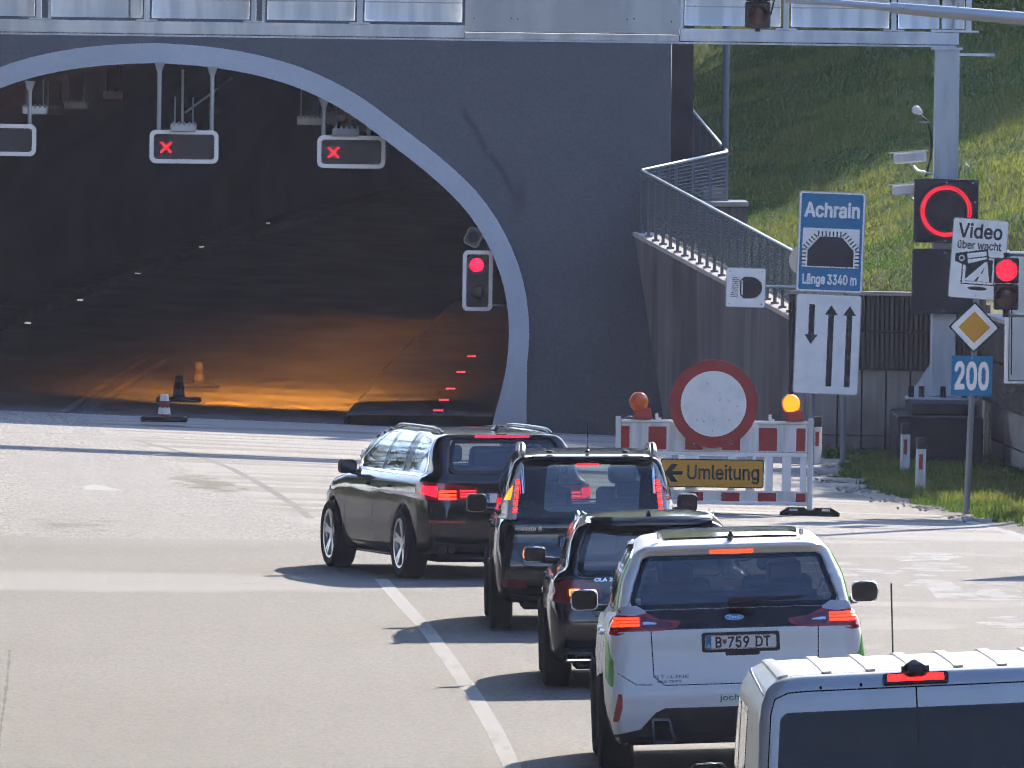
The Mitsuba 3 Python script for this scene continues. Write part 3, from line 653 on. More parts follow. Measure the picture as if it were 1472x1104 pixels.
for s in np.arange(.02, path.length, .046):
    p, p2 = path.interpolate(s), path.interpolate(min(s + .001, path.length)); a = math.atan2(p2.y - p.y, p2.x - p.x)
    vous.append(affinity.translate(affinity.rotate(sbox(-.0085, -.032, .0085, .032), a, origin=(0, 0), use_radians=True), p.x, p.y))
S.ink('portal_stones', shapely.union_all(vous), 'sign_black', 2)
S.bolts([(-.25, h / 2 - .013), (.25, h / 2 - .013)])
L('tunnel_sign', 'blue tunnel sign reading Achrain above the lane arrow sign', 'sign')
S = Board('lane_sign', at(1189, 495, SY), lean=math.radians(1.6))
w, h = 93 / sc, 143 / sc
S.plate(rounded(w, h, .035)); S.rim(rounded(w, h, .035), .006, 'galv')
def arrow_poly(x, y0, y1, sw, hw, hl):
    s = 1 if y1 > y0 else -1
    return Polygon([(x - sw, y0), (x + sw, y0), (x + sw, y1 - s * hl), (x + hw, y1 - s * hl), (x, y1), (x - hw, y1 - s * hl), (x - sw, y1 - s * hl)])
S.ink('down_arrow', arrow_poly(-.205, .49, -.005, .036, .082, .12), 'sign_black')
S.ink('up_arrow', arrow_poly(.035, -.52, .485, .036, .082, .12), 'sign_black'); S.ink('up_arrow', arrow_poly(.262, -.52, .485, .036, .082, .12), 'sign_black')
L('lane_sign', 'white sign with one arrow down and two up, below the blue tunnel sign', 'sign')
p = at(1189, 420, SY + .06)
post('sign_post', (p[0] - .17, SY + .06, -.3), (p[0] - .15, SY + .06, p[2] + .9), .032); post('sign_post', (p[0] + .22, SY + .06, -.3), (p[0] + .235, SY + .06, p[2] + .9), .032)
for z in (.35, -.35, -1.0): put('sign_post__clamp', bx(p[0] - .3, p[0] + .33, SY + .012, SY + .028, p[2] + z - .02, p[2] + z + .02), 'galv', smooth=False)
L('sign_post', 'twin dark tubes behind the blue tunnel sign and the lane sign', 'post')
# headlamp sign on a side arm
S = Board('headlamp_sign', at(1072, 413.5, SY - .02), lean=math.radians(.8)); w = 56 / sc
S.plate(rounded(w, w, .02)); S.rim(rounded(w, w, .02), .004)
lamp = affinity.translate(affinity.scale(Point(0, 0).buffer(1, quad_segs=12), .15, .135), .055, .0).intersection(sbox(-.072, -1, 1, 1)).union(Polygon([(-.072, -.085), (-.025, -.133), (.055, -.135), (.055, .135), (-.025, .133), (-.072, .085)]))
S.ink('lamp_symbol', lamp.difference(sbox(-.054, -.09, -.036, .09)), 'sign_black')
S.ink('beam_rays', shapely.union_all([affinity.rotate(sbox(-.185 + .004 * abs(i - 5), -.005, -.095, .005), 0, origin=(0, 0)).buffer(0) if False else affinity.translate(affinity.rotate(sbox(-.045, -.0045, .045, .0045), -4), -.14 + .002 * i, -.115 + .0235 * i) for i in range(11)]), 'sign_black')
S.bolts([(-.2, .2), (.2, .2), (-.2, -.2), (.2, -.2)], 'sign_black')
pa = at(1101, 411, SY + .02); put('headlamp_sign__arm', cyl((pa[0] - .25, SY + .02, pa[2]), (pa[0] + .5, SY + .02, pa[2] - .01), .014, 8), 'galv', smooth=40)
L('headlamp_sign', 'small white square sign with a black headlamp symbol', 'sign')
# grey disc seen from behind at left of the tunnel sign
S = Board('rear_disc_sign', at(1158, 374, SY + .7)); S.plate(Point(0, 0).buffer(.205, quad_segs=20), face='sign_back')
pd = at(1158, 372, SY + .74); post('rear_disc_sign', (pd[0], SY + .74, -.3), (pd[0], SY + .74, pd[2] + .3), .025)
L('rear_disc_sign', 'grey round sign back peeping out left of the blue tunnel sign', 'sign')

# ------------------------------------------------------------------ leaning pole with three signs
VY = 187.5; sv = FOC / VY
S = Board('video_sign', at(1406.5, 372.5, VY), lean=math.radians(3.6)); w, h = 79 / sv, 114 / sv
S.plate(rounded(w, h, .025)); S.rim(rounded(w, h, .025), .004)
put('video_sign__heading_lettering', heavy('Video', .155, grow=.01, width=w * .80), 'sign_black', S.M @ tr(0, h * .265, .0012), smooth=False)
put('video_sign__second_lettering', heavy('über wacht', .085, grow=.01, width=w * .80), 'sign_black', S.M @ tr(0, h * .125, .0012), smooth=False)
mon = Polygon([(-.18, -.29), (.20, -.29), (.20, .03), (-.18, .03)])
S.ink('monitor_frame', mon.difference(affinity.scale(mon, .93, .92)), 'sign_black')
S.ink('monitor_screen', Polygon([(-.135, -.255), (.165, -.255), (.165, -.0), (-.135, -.0)]).difference(Polygon([(-.135, -.235), (.075, -.03), (.105, -.03), (.14, -.25), (-.135, -.25)])), 'sign_black', 2)
S.ink('road_dash', shapely.union_all([Polygon([(-.03, -.25), (.0, -.25), (.022, -.20), (.006, -.20)]), Polygon([(.04, -.165), (.052, -.165), (.075, -.10), (.068, -.10)])]), 'sign_black', 2)
S.ink('camera_body', Polygon([(-.25, .04), (.09, .105), (.105, -.0), (-.12, -.075), (-.25, -.03)]).buffer(.012), 'sign_black', 3)
S.ink('camera_face', Polygon([(-.135, .055), (.085, .092), (.092, .045), (-.12, .0)]).union(Polygon([(-.12, -.012), (.092, .03), (.096, .008), (-.112, -.058)])), 'sign_white', 4)
S.ink('camera_lens_ring', Point(-.188, -.0).buffer(.034).difference(Point(-.188, 0).buffer(.022)), 'sign_white', 4)
S.ink('monitor_foot', affinity.scale(Point(0.01, -.33).buffer(1, quad_segs=8), .11, .022), 'sign_black')
S.bolts([(0, h / 2 - .06), (0, -h / 2 + .03)], 'galv')
L('video_sign', 'white sign reading Video über wacht with a camera drawing', 'sign')
S = Board('priority_sign', at(1400.5, 470.5, VY + .01), lean=math.radians(1)); a = 52.5 / sv
dia = affinity.rotate(rounded(a, a, .02), 45)
S.plate(dia, face='sign_black'); S.ink('white_field', affinity.rotate(rounded(a - .035, a - .035, .015), 45), 'sign_white'); S.ink('yellow_field', affinity.rotate(rounded(a * .62, a * .62, .008), 45), 'sign_yellow', 2)
L('priority_sign', 'yellow and white diamond priority sign above the blue 200 plate', 'sign')
S = Board('distance_plate', at(1397, 540.5, VY), lean=math.radians(.5)); w, h = 59 / sv, 58 / sv
S.plate(rounded(w, h, .012), face='sign_blue'); put('distance_plate__number_lettering', heavy('200', .285, grow=.03, width=w * .84), 'sign_white', S.M @ tr(0, -.14, .0012), smooth=False); S.bolts([(0, h / 2 - .02), (0, -h / 2 + .02)])
L('distance_plate', 'blue plate reading 200 in white, under the diamond sign', 'sign')
f0 = at(1388, 738, VY + .05); f1 = at(1409, 318, VY + .05)
post('leaning_pole', (f0[0], VY + .05, -.3), (f1[0], VY + .05, f1[2]), .035)
for py in (345, 405, 480, 545):
    t = (738 - py) / 420; c = f0 + (f1 - f0) * t; put('leaning_pole__clamp', bx(c[0] - .12, c[0] + .12, VY + .012, VY + .10, c[2] - .018, c[2] + .018), 'galv', smooth=False)
L('leaning_pole', 'slightly leaning grey pole carrying the video, diamond and 200 signs', 'post')

# ------------------------------------------------------------------ matrix signs on the gantry column
MYY = GY - .36
for i, (x0, y0, x1, y1) in enumerate(((1314, 258, 1406, 349), (1311, 360, 1404, 449))):
    k = uniq('matrix_sign'); c = ctr(x0, y0, x1, y1, MYY); w = (x1 - x0) / (FOC / MYY); Mx = frame_at(c, 0, math.radians(.6))
    put(k + '__housing', bx(-w / 2, w / 2, -w / 2, w / 2, -.14, 0, .008), 'sign_black', Mx, smooth=False)
    for (bx_, by_) in ((0, .36), (.33, .36), (.36, .12), (0, -.37)): put(k + '__bolt', cyl((bx_, by_, 0), (bx_, by_, .006), .011, 8), 'galv', Mx, smooth=False)
    put(k + '__bracket', [bx(-.3, .3, .22, .26, -.18, -.142), bx(-.3, .3, -.26, -.22, -.18, -.142)], 'galv', Mx, smooth=False)
    if i == 0:
        ds = []
        for r, n_ in ((.312, 62), (.282, 56)):
            for t in np.arange(n_) * 2 * np.pi / n_: ds.append(cyl((r * math.cos(t), r * math.sin(t), .001), (r * math.cos(t), r * math.sin(t), .006), .0105, 6))
        put(k + '__led_ring', ds, 'glow_base', Mx, smooth=False, emit=(0.2801, 0.002216, 0.007386))
        L(k, 'black square matrix sign showing a glowing red ring', 'matrix sign')
    else: L(k, 'blank black matrix sign under the glowing red ring', 'matrix sign')
# cameras on the column
for i, (px, py) in enumerate(((1308, 226), (1306, 272))):
    k = uniq('surveillance_camera'); c = at(px, py, GY - .1); Mx = tr(*c) @ rotz(math.radians(70)) @ rot(math.radians(-5), [1, 0, 0])
    put(k + '__housing', bx(-.075, .075, -.2, .2, -.07, .06, .015), 'white_dirty', Mx, smooth=False)
    put(k + '__sun_shield', bx(-.095, .095, -.22, .25, .063, .078), 'white_plastic', Mx, smooth=False)
    put(k + '__lens', cyl((0, .2, 0), (0, .206, 0), .045, 12), 'black_glass', Mx, smooth=False)
    put(k + '__bracket', tube([c + [.0, 0, -.07], c + [.1, 0, -.17], c + [.28, 0, -.20]], .016), 'galv', smooth=40)
    L(k, ['upper white camera on the left of the gantry column', 'lower white camera half hidden behind the red ring matrix sign'][i], 'camera')
c = at(1317, 158, GY - .1)
put('gooseneck_lamp__arm', tube([at(*q, GY - .1) for q in ((1322, 164), (1334, 176), (1339, 200), (1338, 225), (1331, 254))], .014), 'black_plastic', smooth=40)
put('gooseneck_lamp__head', hull_spheres([(c, .055), (c + [.05, 0, -.03], .035)]), 'white_dirty', smooth=40)
put('gooseneck_lamp__bracket', bx(c[0] + .04, c[0] + .17, GY - .12, GY - .08, c[2] - .16, c[2] - .145), 'galv', smooth=False)
L('gooseneck_lamp', 'small lamp on a curved black arm beside the gantry column', 'lamp')
lp = [at(*q, GY) for q in ((1378, 256), (1380, 240), (1387, 234), (1392, 240), (1391, 254))]
put('cable_loop__cable', tube(lp, .012), 'galv_dark', smooth=40); L('cable_loop', 'cable loop sticking out right of the gantry column above the matrix sign', 'cable')

# ------------------------------------------------------------------ mast arm with hanging signal, second signal head and grey cabinet at the right edge
AY = 188.0
arm = [at(*q, AY) for q in ((1128, 1), (1205, 4), (1280, 11), (1365, 18), (1472, 27), (1640, 42))]
put('signal_mast__arm', tube(arm[:3], [.030, .036, .045], 14), 'galv', smooth=40)
put('signal_mast__arm', tube(arm[2:], [.062, .072, .078, .09], 14), 'galv', smooth=40)
for px, py in ((1378, 12), (1457, 19)):
    q = at(px, py, AY); put('signal_mast__bolt', cyl(q, q + [0, 0, .06], .012, 8), 'galv', smooth=False)
put('signal_mast__mast', cyl((arm[-1][0], AY, -.3), (arm[-1][0], AY, arm[-1][2] + .3), .11, 16), 'galv', smooth=40)
L('signal_mast', 'grey steel mast arm reaching in from the right over the road', 'mast')
def signal_head(key, c, n, lit, w=.285, hh=.30, r=.105):
    """one housing per lens, visor hoods, lens"""
    for i in range(n):
        z = -i * hh
        put(key + '__housing', bx(c[0] - w / 2, c[0] + w / 2, c[1], c[1] + .16, c[2] + z - hh / 2 + .004, c[2] + z + hh / 2 - .004, .015), 'black_plastic', smooth=False)
        lens = trimesh.creation.revolve(np.array([(r, 0), (r * .85, .008), (r * .5, .017), (0, .02)]), sections=24)
        Mx = frame_at((c[0], c[1] - .004, c[2] + z))
        if i == lit: put(key + '__lens', lens, 'glow_base', Mx, smooth=60, emit=(0.3232, 0.002585, 0.007386)); plabel(f'{key}__lens' if i == 0 else f'{key}__lens_{i:03d}', 'lit red lens')
        else: put(key + '__lens', lens, 'amber_off' if i else 'red_dark_lens', Mx, smooth=60)
        # hood: upper part of a short tube
        t = np.linspace(math.radians(-15), math.radians(195), 18); ro = r + .012
        o = np.c_[np.cos(t) * ro, np.sin(t) * ro]; ii = np.c_[np.cos(t) * (ro - .006), np.sin(t) * (ro - .006)]
        hood = extr(Polygon(np.vstack([o, ii[::-1]])), .13)
        put(key + '__visor', hood, 'black_plastic', frame_at((c[0], c[1], c[2] + z)), smooth=40)
c = at(1090, -17, AY - .12)
signal_head('traffic_light', c, 2, 9); 
put('traffic_light__hanger', [cyl((c[0], AY, c[2] + .12), (c[0], AY, arm[0][2] + .05), .02, 8), bx(c[0] - .10, c[0] + .10, AY - .03, AY + .05, arm[0][2] - .05, arm[0][2] + .05)], 'galv_dark', smooth=False)
put('traffic_light__bottom_stub', cyl((c[0], c[1] + .08, c[2] - .49), (c[0], c[1] + .08, c[2] - .44), .03, 8), 'black_plastic', smooth=40)
put('traffic_light__cable', tube([(c[0] + .16, AY - .02, arm[0][2]), (c[0] + .19, AY - .03, c[2] - .1), (c[0] + .145, AY - .03, c[2] - .3)], .009), 'black_plastic', smooth=40)
L('traffic_light', 'unlit black signal head hanging from the mast arm at the top', 'traffic light')
c = at(1447, 389, VY - 1.2)
signal_head('traffic_light_001', c, 2, 0, w=.275, hh=.295, r=.118)
put('traffic_light_001__cap', [cyl((c[0], c[1] + .08, c[2] + .145), (c[0], c[1] + .08, c[2] + .20), .035, 10), cyl((c[0], c[1] + .08, c[2] - .52), (c[0], c[1] + .08, c[2] - .44), .035, 10)], 'black_plastic', smooth=40)
q = at(1472, 440, AY); put('traffic_light_001__bracket', [cyl((c[0], c[1] + .08, c[2] - .50), (q[0] + .6, c[1] + .08, c[2] - .50), .02, 8), cyl((c[0], c[1] + .08, c[2] + .18), (q[0] + .6, c[1] + .08, c[2] + .18), .02, 8)], 'galv_dark', smooth=40)
L('traffic_light_001', 'black signal head with lit red lens beside the video sign', 'traffic light')
q0, q1 = at(1449, 362, AY + .1), at(1449, 551, AY + .1)
x0, x1 = q0[0], q0[0] + 1.15
put('grey_display__back_panel', bx(x0 + .02, x1, AY + .06, AY + .30, q1[2] + .03, q0[2], .008), 'grey_panel', smooth=False)
put('grey_display__frame', [bx(x0 - .02, x0 + .018, AY + .03, AY + .28, q1[2], q0[2] + .02), bx(x0 + .02, x1, AY + .03, AY + .28, q1[2], q1[2] + .028)], 'white_dirty', smooth=False)
put('grey_display__cable', tube([(x0 + .06, AY + .05, q0[2] - .1), (x0 + .05, AY + .05, q0[2] - .6), (x0 + .055, AY + .05, q1[2] + .1)], .008), 'black_plastic', smooth=40)
for s in (.35, .95): put('grey_display__post', cyl((x0 + s, AY + .4, -.3), (x0 + s, AY + .4, q0[2]), .05, 12), 'galv', smooth=40)
for s in (.35, .95): put('grey_display__clamp', bx(x0 + s - .07, x0 + s + .07, AY + .302, AY + .46, (q0[2] + q1[2]) / 2 - .02, (q0[2] + q1[2]) / 2 + .02), 'galv_dark', smooth=False)
L('grey_display', 'large grey sign box with pale frame cut off by the right edge', 'display')

# ------------------------------------------------------------------ delineator posts
def delineator(px, py, h, label, lean=0.0):
    k = uniq('delineator'); P = on_ground(px, py, .05); Mx = tr(P[0], P[1], float(gz(P[0], P[1]))) @ rot(lean, [0, 1, 0])
    sec = smooth_poly([(-.062, .05), (.062, .05), (.045, -.045), (-.045, -.045)], .012)
    put(k + '__body', extr(sec, h - .13 + .1), 'white_dirty', Mx @ tr(0, 0, -.1), smooth=30)
    put(k + '__cap', extr(sec.buffer(.003), .13), 'sign_black', Mx @ tr(0, 0, h - .13), smooth=30)
    put(k + '__reflector', bx(-.023, .023, -.054, -.046, h - .37, h - .19), 'sign_red', Mx, smooth=False)
    L(k, label, 'delineator', 'delineator posts along the verge')
delineator(1174, 662, .60, 'white delineator post right behind the right end of the barrier')
delineator(1300.5, 681, .66, 'white delineator post standing in front of the plinth, left of its neighbour', .01)
delineator(1322.5, 708, .69, 'white delineator post nearest the road, in front of the plinth', .012)

# ------------------------------------------------------------------ barrier with lamps and signs
BY = 185.6; sb = FOC / BY
Pb = at(1025, 668, BY); K = 'barrier'
MB = frame_at((Pb[0], BY, 0), 0, 0.0)
def bp(px, py):                                            # picture point on the barrier's plane, in its own metres
    q = at(px, py, BY); return q[0] - Pb[0], q[2]
zg = float(gz(Pb[0], BY))
xL, xR = bp(888, 670)[0], bp(1164.5, 670)[0]
zt, zbm, zs0, zs1, zr = bp(1025, 608)[1], bp(1025, 649)[1], bp(1025, 654)[1], bp(1025, 704)[1], bp(1025, 726)[1]
for x, nm in ((xL, 0), (xR, 1)): put(K + '__post', bx(x - .03, x + .03, zg + .02, zt + .06, -.03, .03, .006), 'white_dirty', MB, smooth=False)
put(K + '__upper_board', bx(xL + .032, xR - .032, zbm, zt - .005, -.018, .012, .004), 'white_dirty', MB, smooth=False)
put(K + '__top_rail', bx(xL + .032, xR - .032, zt - .003, zt + .03, -.025, .022, .006), 'white_plastic', MB, smooth=False)
put(K + '__mid_rail', bx(xL + .032, xR - .032, zs0 - .012, zbm - .004, -.022, .018, .005), 'white_plastic', MB, smooth=False)
put(K + '__lower_board', bx(xL + .032, xR - .032, zr + .05, zs1 - .003, -.018, .012, .004), 'white_dirty', MB, smooth=False)
put(K + '__bottom_rail', bx(xL + .032, xR - .032, zr + .005, zr + .048, -.022, .018, .005), 'white_plastic', MB, smooth=False)
slat = [(909, 921), (934, 945), (958, 970), (985, 1004), (1046, 1058), (1072, 1086), (1099, 1111), (1124, 1137), (1150, 1159)]
for a, b in slat: 
    xa, xb = bp(a, 680)[0], bp(b, 680)[0]
    put(K + '__slat', [bx(xa, xb, zs1 - .001, zs0 - .014, -.014, .004), bx(xa + .02, xb - .02, zs1, zs0 - .015, .004, .014)], 'white_plastic', MB, smooth=False)
for a, b in ((893, 905), (932, 958), (985, 1010), (1038, 1064), (1091, 1117), (1144.5, 1158)):
    put(K + '__red_field', bx(bp(a, 630)[0], bp(b, 630)[0], bp(1025, 647)[1], bp(1025, 614)[1], .0122, .0145), 'sign_red', MB, smooth=False)
for a, b in ((893, 902), (938, 957), (991, 1010.5), (1037, 1063), (1089.5, 1115.5), (1144, 1158)):
    put(K + '__red_field', bx(bp(a, 712)[0], bp(b, 712)[0], bp(1025, 720)[1], bp(1025, 707.5)[1], .0122, .0145), 'sign_red', MB, smooth=False)
for px in (944, 1107): x = bp(px, 605)[0]; put(K + '__hook', [bx(x - .016, x + .016, zt + .03, zt + .10, -.012, .012, .004), bx(x + .012, x + .05, zt + .03, zt + .05, -.012, .012)], 'white_plastic', MB, smooth=False)
put(K + '__handle', tube([(xL + .05, zt + .03, 0), (xL + .12, zt + .06, 0), (xL + .19, zt + .03, 0)], .008), 'galv_dark', MB, smooth=40)
def foot(px):
    x = bp(px, 740)[0]
    prof = Polygon([(-.33, 0), (.33, 0), (.33, .03), (.24, .085), (.06, .085), (.03, .06), (-.03, .06), (-.06, .085), (-.24, .085), (-.33, .03)])
    holes = [sbox(-.2, .045, -.14, .07), sbox(.12, .045, .2, .07)]
    m = extr(prof, .40); m.apply_translation((0, 0, -.2))
    put(K + '__foot', m, 'rubber', frame_at((Pb[0] + x + .0, BY, float(gz(Pb[0] + x, BY)) + .004)), smooth=False)
    put(K + '__foot_marker', [bx(-.23, -.14, .05, .075, .2, .203), bx(.13, .22, .05, .075, .2, .203)], 'white_dirty', frame_at((Pb[0] + x, BY, float(gz(Pb[0] + x, BY)) + .004)), smooth=False)
foot(1164); foot(890)
L('barrier', 'white road barrier fence with red fields closing the right lane', 'barrier')
def warn_lamp(px, py, lit, label):
    k = uniq('warning_lamp'); c = at(px, py, BY - .02); Mx = frame_at(c, math.radians(22))
    prof = np.array([(.104, 0), (.102, .008), (.085, .035), (.05, .05), (0, .055)])
    put(k + '__lens', trimesh.creation.revolve(prof, sections=28), 'glow_base' if lit else 'amber_lens', Mx @ tr(0, 0, .012), smooth=60, emit=(0.3232, 0.05232, 0.001231) if lit else None)
    put(k + '__bezel', trimesh.creation.annulus(.098, .110, .024, sections=28), 'amber_lens' if not lit else 'red_lens', Mx, smooth=40)
    put(k + '__rear_lens', trimesh.creation.revolve(np.array([(0, -.085), (.06, -.078), (.095, -.05), (.106, -.014), (.106, -.012), (0, -.012)]), sections=28), 'red_lens', Mx, smooth=50)
    zt_ = bp(px, 607)[1]
    xx = c[0] + .045
    put(k + '__battery_case', bx(xx - .095, xx + .095, BY - .06, BY + .05, zt + .031, c[2] - .07, .015), 'red_lens', smooth=False)
    put(k + '__case_band', bx(xx - .099, xx + .099, BY - .064, BY + .054, zt + .031, zt + .05), 'red_dark_lens', smooth=False)
    L(k, label, 'warning lamp')
warn_lamp(918.5, 577.5, False, 'unlit orange warning lamp on the left end of the barrier')
warn_lamp(1137, 580.5, True, 'glowing amber warning lamp on the right end of the barrier')
S = Board('no_entry_sign', at(1025.8, 580.5, BY - .075)); r = 62.8 / sb
disc = Point(0, 0).buffer(r, quad_segs=32)
S.plate(disc, face='sign_red'); S.rim(disc, .006, 'sign_red'); S.ink('white_disc', Point(0, 0).buffer(r * .752, quad_segs=32), 'sign_white')
for x, y in ((-.07, .22), (-.18, -.18), (0, -.18), (.18, -.18)): put('no_entry_sign__rivet', cyl((x, y, .001), (x, y, .004), .009, 8), 'sign_back', S.M, smooth=False)
sp = [affinity.translate(affinity.scale(Point(0, 0).buffer(1, quad_segs=3), RNG.uniform(.002, .005), RNG.uniform(.002, .012)), RNG.uniform(-.3, .3), RNG.uniform(-.3, .3)) for _ in range(34)]
k = S.ink('dirt_specks', shapely.union_all(sp), 'dirt_speck', 2); labels[k] = {'kind': 'stuff'}
put('no_entry_sign__clamp', [bx(-.22, .22, -.45, -.41, -.06, -.012), bx(-.22, .22, -.25, -.21, -.06, -.012)], 'galv', S.M, smooth=False)
L('no_entry_sign', 'large round white sign with broad red rim mounted on the barrier', 'sign')
S = Board('detour_sign', at(1023.5, 680.5, BY - .06)); w, h = 149 / sb, 41 / sb
S.plate(rounded(w, h, .03), face='sign_black'); S.ink('yellow_field', rounded(w - .025, h - .025, .022), 'sign_yellow')
put('detour_sign__detour_lettering', heavy('Umleitung', .155, grow=.0, width=.80), 'sign_black', S.M @ tr(.125, -.065, .0026), smooth=False)
S.ink('left_arrow', shapely.union_all([sbox(-.48, -.02, -.325, .02), Polygon([(-.525, 0), (-.45, .10), (-.38, .10), (-.455, 0), (-.38, -.10), (-.45, -.10)])]), 'sign_black', 2)
put('detour_sign__hanger', [bx(-.45, -.38, h / 2 - .05, h / 2 + .04, -.05, -.012), bx(.38, .45, h / 2 - .05, h / 2 + .04, -.05, -.012)], 'galv', S.M, smooth=False)
L('detour_sign', 'yellow board reading Umleitung with a left arrow on the barrier', 'sign')

# ------------------------------------------------------------------ tunnel equipment
def tz(P): return tr(*P)
LY = PY + 3.05
def lane_signal(x0, y0, x1, y1, cross, label, poles):
    k = uniq('lane_signal'); c = ctr(x0, y0, x1, y1, LY); s = FOC / LY; w, h = (x1 - x0) / s, (y1 - y0) / s
    Mx = frame_at(c, 0, math.radians(-.0)); o = rounded(w, h, .085)
    put(k + '__housing', bx(-w / 2 + .03, w / 2 - .03, -h / 2 + .03, h / 2 - .03, -.26, -.004), 'sign_black', Mx, smooth=False)
    fr = extr(o.difference(rounded(w - .11, h - .11, .045)), .035); put(k + '__frame', fr, 'white_plastic', Mx @ tr(0, 0, -.004), smooth=30)
    if cross:
        ds = []
        for i in range(-3, 4):
            for sgn in (-1, 1):
                for d in (-.010, .010):
                    x, y = i * .021 + d * .8, sgn * i * .021 - d * sgn * .3; ds.append(cyl((x, y, .0), (x, y, .005), .0088, 6))
        put(k + '__red_cross', ds, 'glow_base', Mx @ tr(-w * .26, -.01, 0), smooth=False, emit=(0.3016, 0.002216, 0.007386))
    for px, ytop in poles:
        a = at(px, y0 + 2, LY - .0)
        zt_ = at(px, ytop, LY)[2]
        put(k + '__hanger', [cyl((a[0], LY + .1, a[2] - .05), (a[0], LY + .1, zt_ + .05), .03, 10), trimesh.convex.convex_hull(np.array([(a[0] - .07, LY + .04, zt_ + .06), (a[0] + .07, LY + .04, zt_ + .06), (a[0] - .07, LY + .16, zt_ + .06), (a[0] + .07, LY + .16, zt_ + .06), (a[0] - .03, LY + .07, zt_ - .06), (a[0] + .03, LY + .07, zt_ - .06), (a[0] - .03, LY + .13, zt_ - .06), (a[0] + .03, LY + .13, zt_ - .06)]))], 'galv', smooth=30)
    L(k, label, 'lane signal', 'lane signals hanging in the tunnel mouth')
lane_signal(215, 187, 314, 235, True, 'white framed lane signal with red cross, under the crown of the arch', [(228, 96), (304, 102)])
lane_signal(456, 195, 554, 242, True, 'white framed lane signal with red cross, nearest the right side of the arch', [(465, 148), (530, 168)])
lane_signal(-47, 178, 52, 224, False, 'blank white framed lane signal cut off by the left edge', [(-30, 150), (42, 123)])
def tlamp(px, py, w, dy, label, m_='white_dirty'):
    k = uniq('tunnel_lamp'); c = at(px, py, LY + dy)
    put(k + '__case', bx(c[0] - w / 2, c[0] + w / 2, c[1] - .3, c[1] + .3, c[2] - .065, c[2] + .045, .012), m_, smooth=False)
    put(k + '__clip', [bx(c[0] - w * .4 + i * w * .2, c[0] - w * .4 + i * w * .2 + .03, c[1] - .32, c[1] - .302, c[2] + .02, c[2] + .07) for i in range(5)], 'galv_dark', smooth=False)
    put(k + '__hanger', [cyl((c[0] - w * .35, c[1], c[2] + .045), (c[0] - w * .35, c[1], c[2] + .40), .012, 6), cyl((c[0] + w * .35, c[1], c[2] + .045), (c[0] + w * .35, c[1], c[2] + .40), .012, 6)], 'galv_dark', smooth=40)
    L(k, label, 'tunnel lamp', 'lamp boxes under the tunnel crown'); return c
tlamp(50, 157, .32, 1.0, 'pale lamp box behind the left lane signal hanger')
tlamp(110, 150, .31, 8.0, 'dim lamp box deeper in, right of the left lane signal', 'galv')
tlamp(78, 158, .25, 11.0, 'dim lamp box half hidden behind the pale left one', 'galv_dark')
tlamp(162, 136, .28, 24.0, 'faint lamp box deep inside left of the crown', 'galv_dark')
tlamp(445, 172.5, .33, 1.6, 'pale lamp box left of the right lane signal')
tlamp(264, 182.5, .34, .2, 'grey box sitting on top of the middle lane signal', 'galv')
tlamp(497, 189, .36, .2, 'grey box sitting on top of the right lane signal', 'galv_dark')
put('ceiling_strut__rod', [cyl(at(262, 176, LY + 1), at(263, 100, LY + 1), .018, 8), cyl(at(266, 162, LY + 1), at(334, 112, LY + 1.5), .016, 8)], 'galv', smooth=40)
L('ceiling_strut', 'thin rods bracing the ceiling above the middle lane signal', 'strut')
# framed signal on the right wall with a round siren above
LY2 = PY + 1.75
c = ctr(665, 360, 708, 447, LY2); s = FOC / LY2; w, h = 43 / s, 87 / s; Mx = frame_at(c); k = 'framed_signal'
put(k + '__housing', bx(-w / 2 + .02, w / 2 - .02, -h / 2 + .02, h / 2 - .02, -.22, -.004), 'sign_black', Mx, smooth=False)
put(k + '__frame', extr(rounded(w, h, .07).difference(rounded(w - .10, h - .10, .035)), .035), 'white_plastic', Mx @ tr(0, 0, -.004), smooth=30)
put(k + '__red_lens', trimesh.creation.revolve(np.array([(.092, 0), (.085, .006), (.05, .017), (0, .02)]), sections=22), 'glow_base', Mx @ tr(-.015, h * .26, 0), smooth=60, emit=(0.3232, 0.001847, 0.01108))
put(k + '__green_lens', trimesh.creation.revolve(np.array([(.092, 0), (.085, .006), (.05, .017), (0, .02)]), sections=22), 'black_glass', Mx @ tr(0, -h * .2, 0), smooth=60)
put(k + '__arm', cyl((c[0] + w / 2 - .03, LY2 + .1, c[2] - h / 2 + .08), (c[0] + w / 2 + .30, LY2 + .1, c[2] - h / 2 + .07), .014, 8), 'galv', smooth=40)
put(k + '__arm_clamp', bx(c[0] + w / 2 + .19, c[0] + w / 2 + .25, LY2 + .04, LY2 + .16, c[2] - h / 2 + .03, c[2] - h / 2 + .13, .012), 'galv', smooth=False)
L(k, 'white framed signal with lit red lamp on the right side of the tunnel mouth', 'traffic light')
c = at(680.5, 341, LY); Mx = frame_at(c, math.radians(-8), math.radians(25)); o = rounded(.22, .25, .06)
put('tunnel_speaker__body', extr(o, .14), 'galv_dark', Mx @ tr(0, 0, -.14), smooth=30)
put('tunnel_speaker__rim', extr(o.difference(o.buffer(-.02)), .015), 'galv', Mx, smooth=30)
put('tunnel_speaker__cone', trimesh.creation.revolve(np.array([(.075, .012), (.04, .001), (0, .004)]), sections=20), 'blue_steel', Mx, smooth=50)
L('tunnel_speaker', 'small grey loudspeaker above the framed red signal', 'loudspeaker')
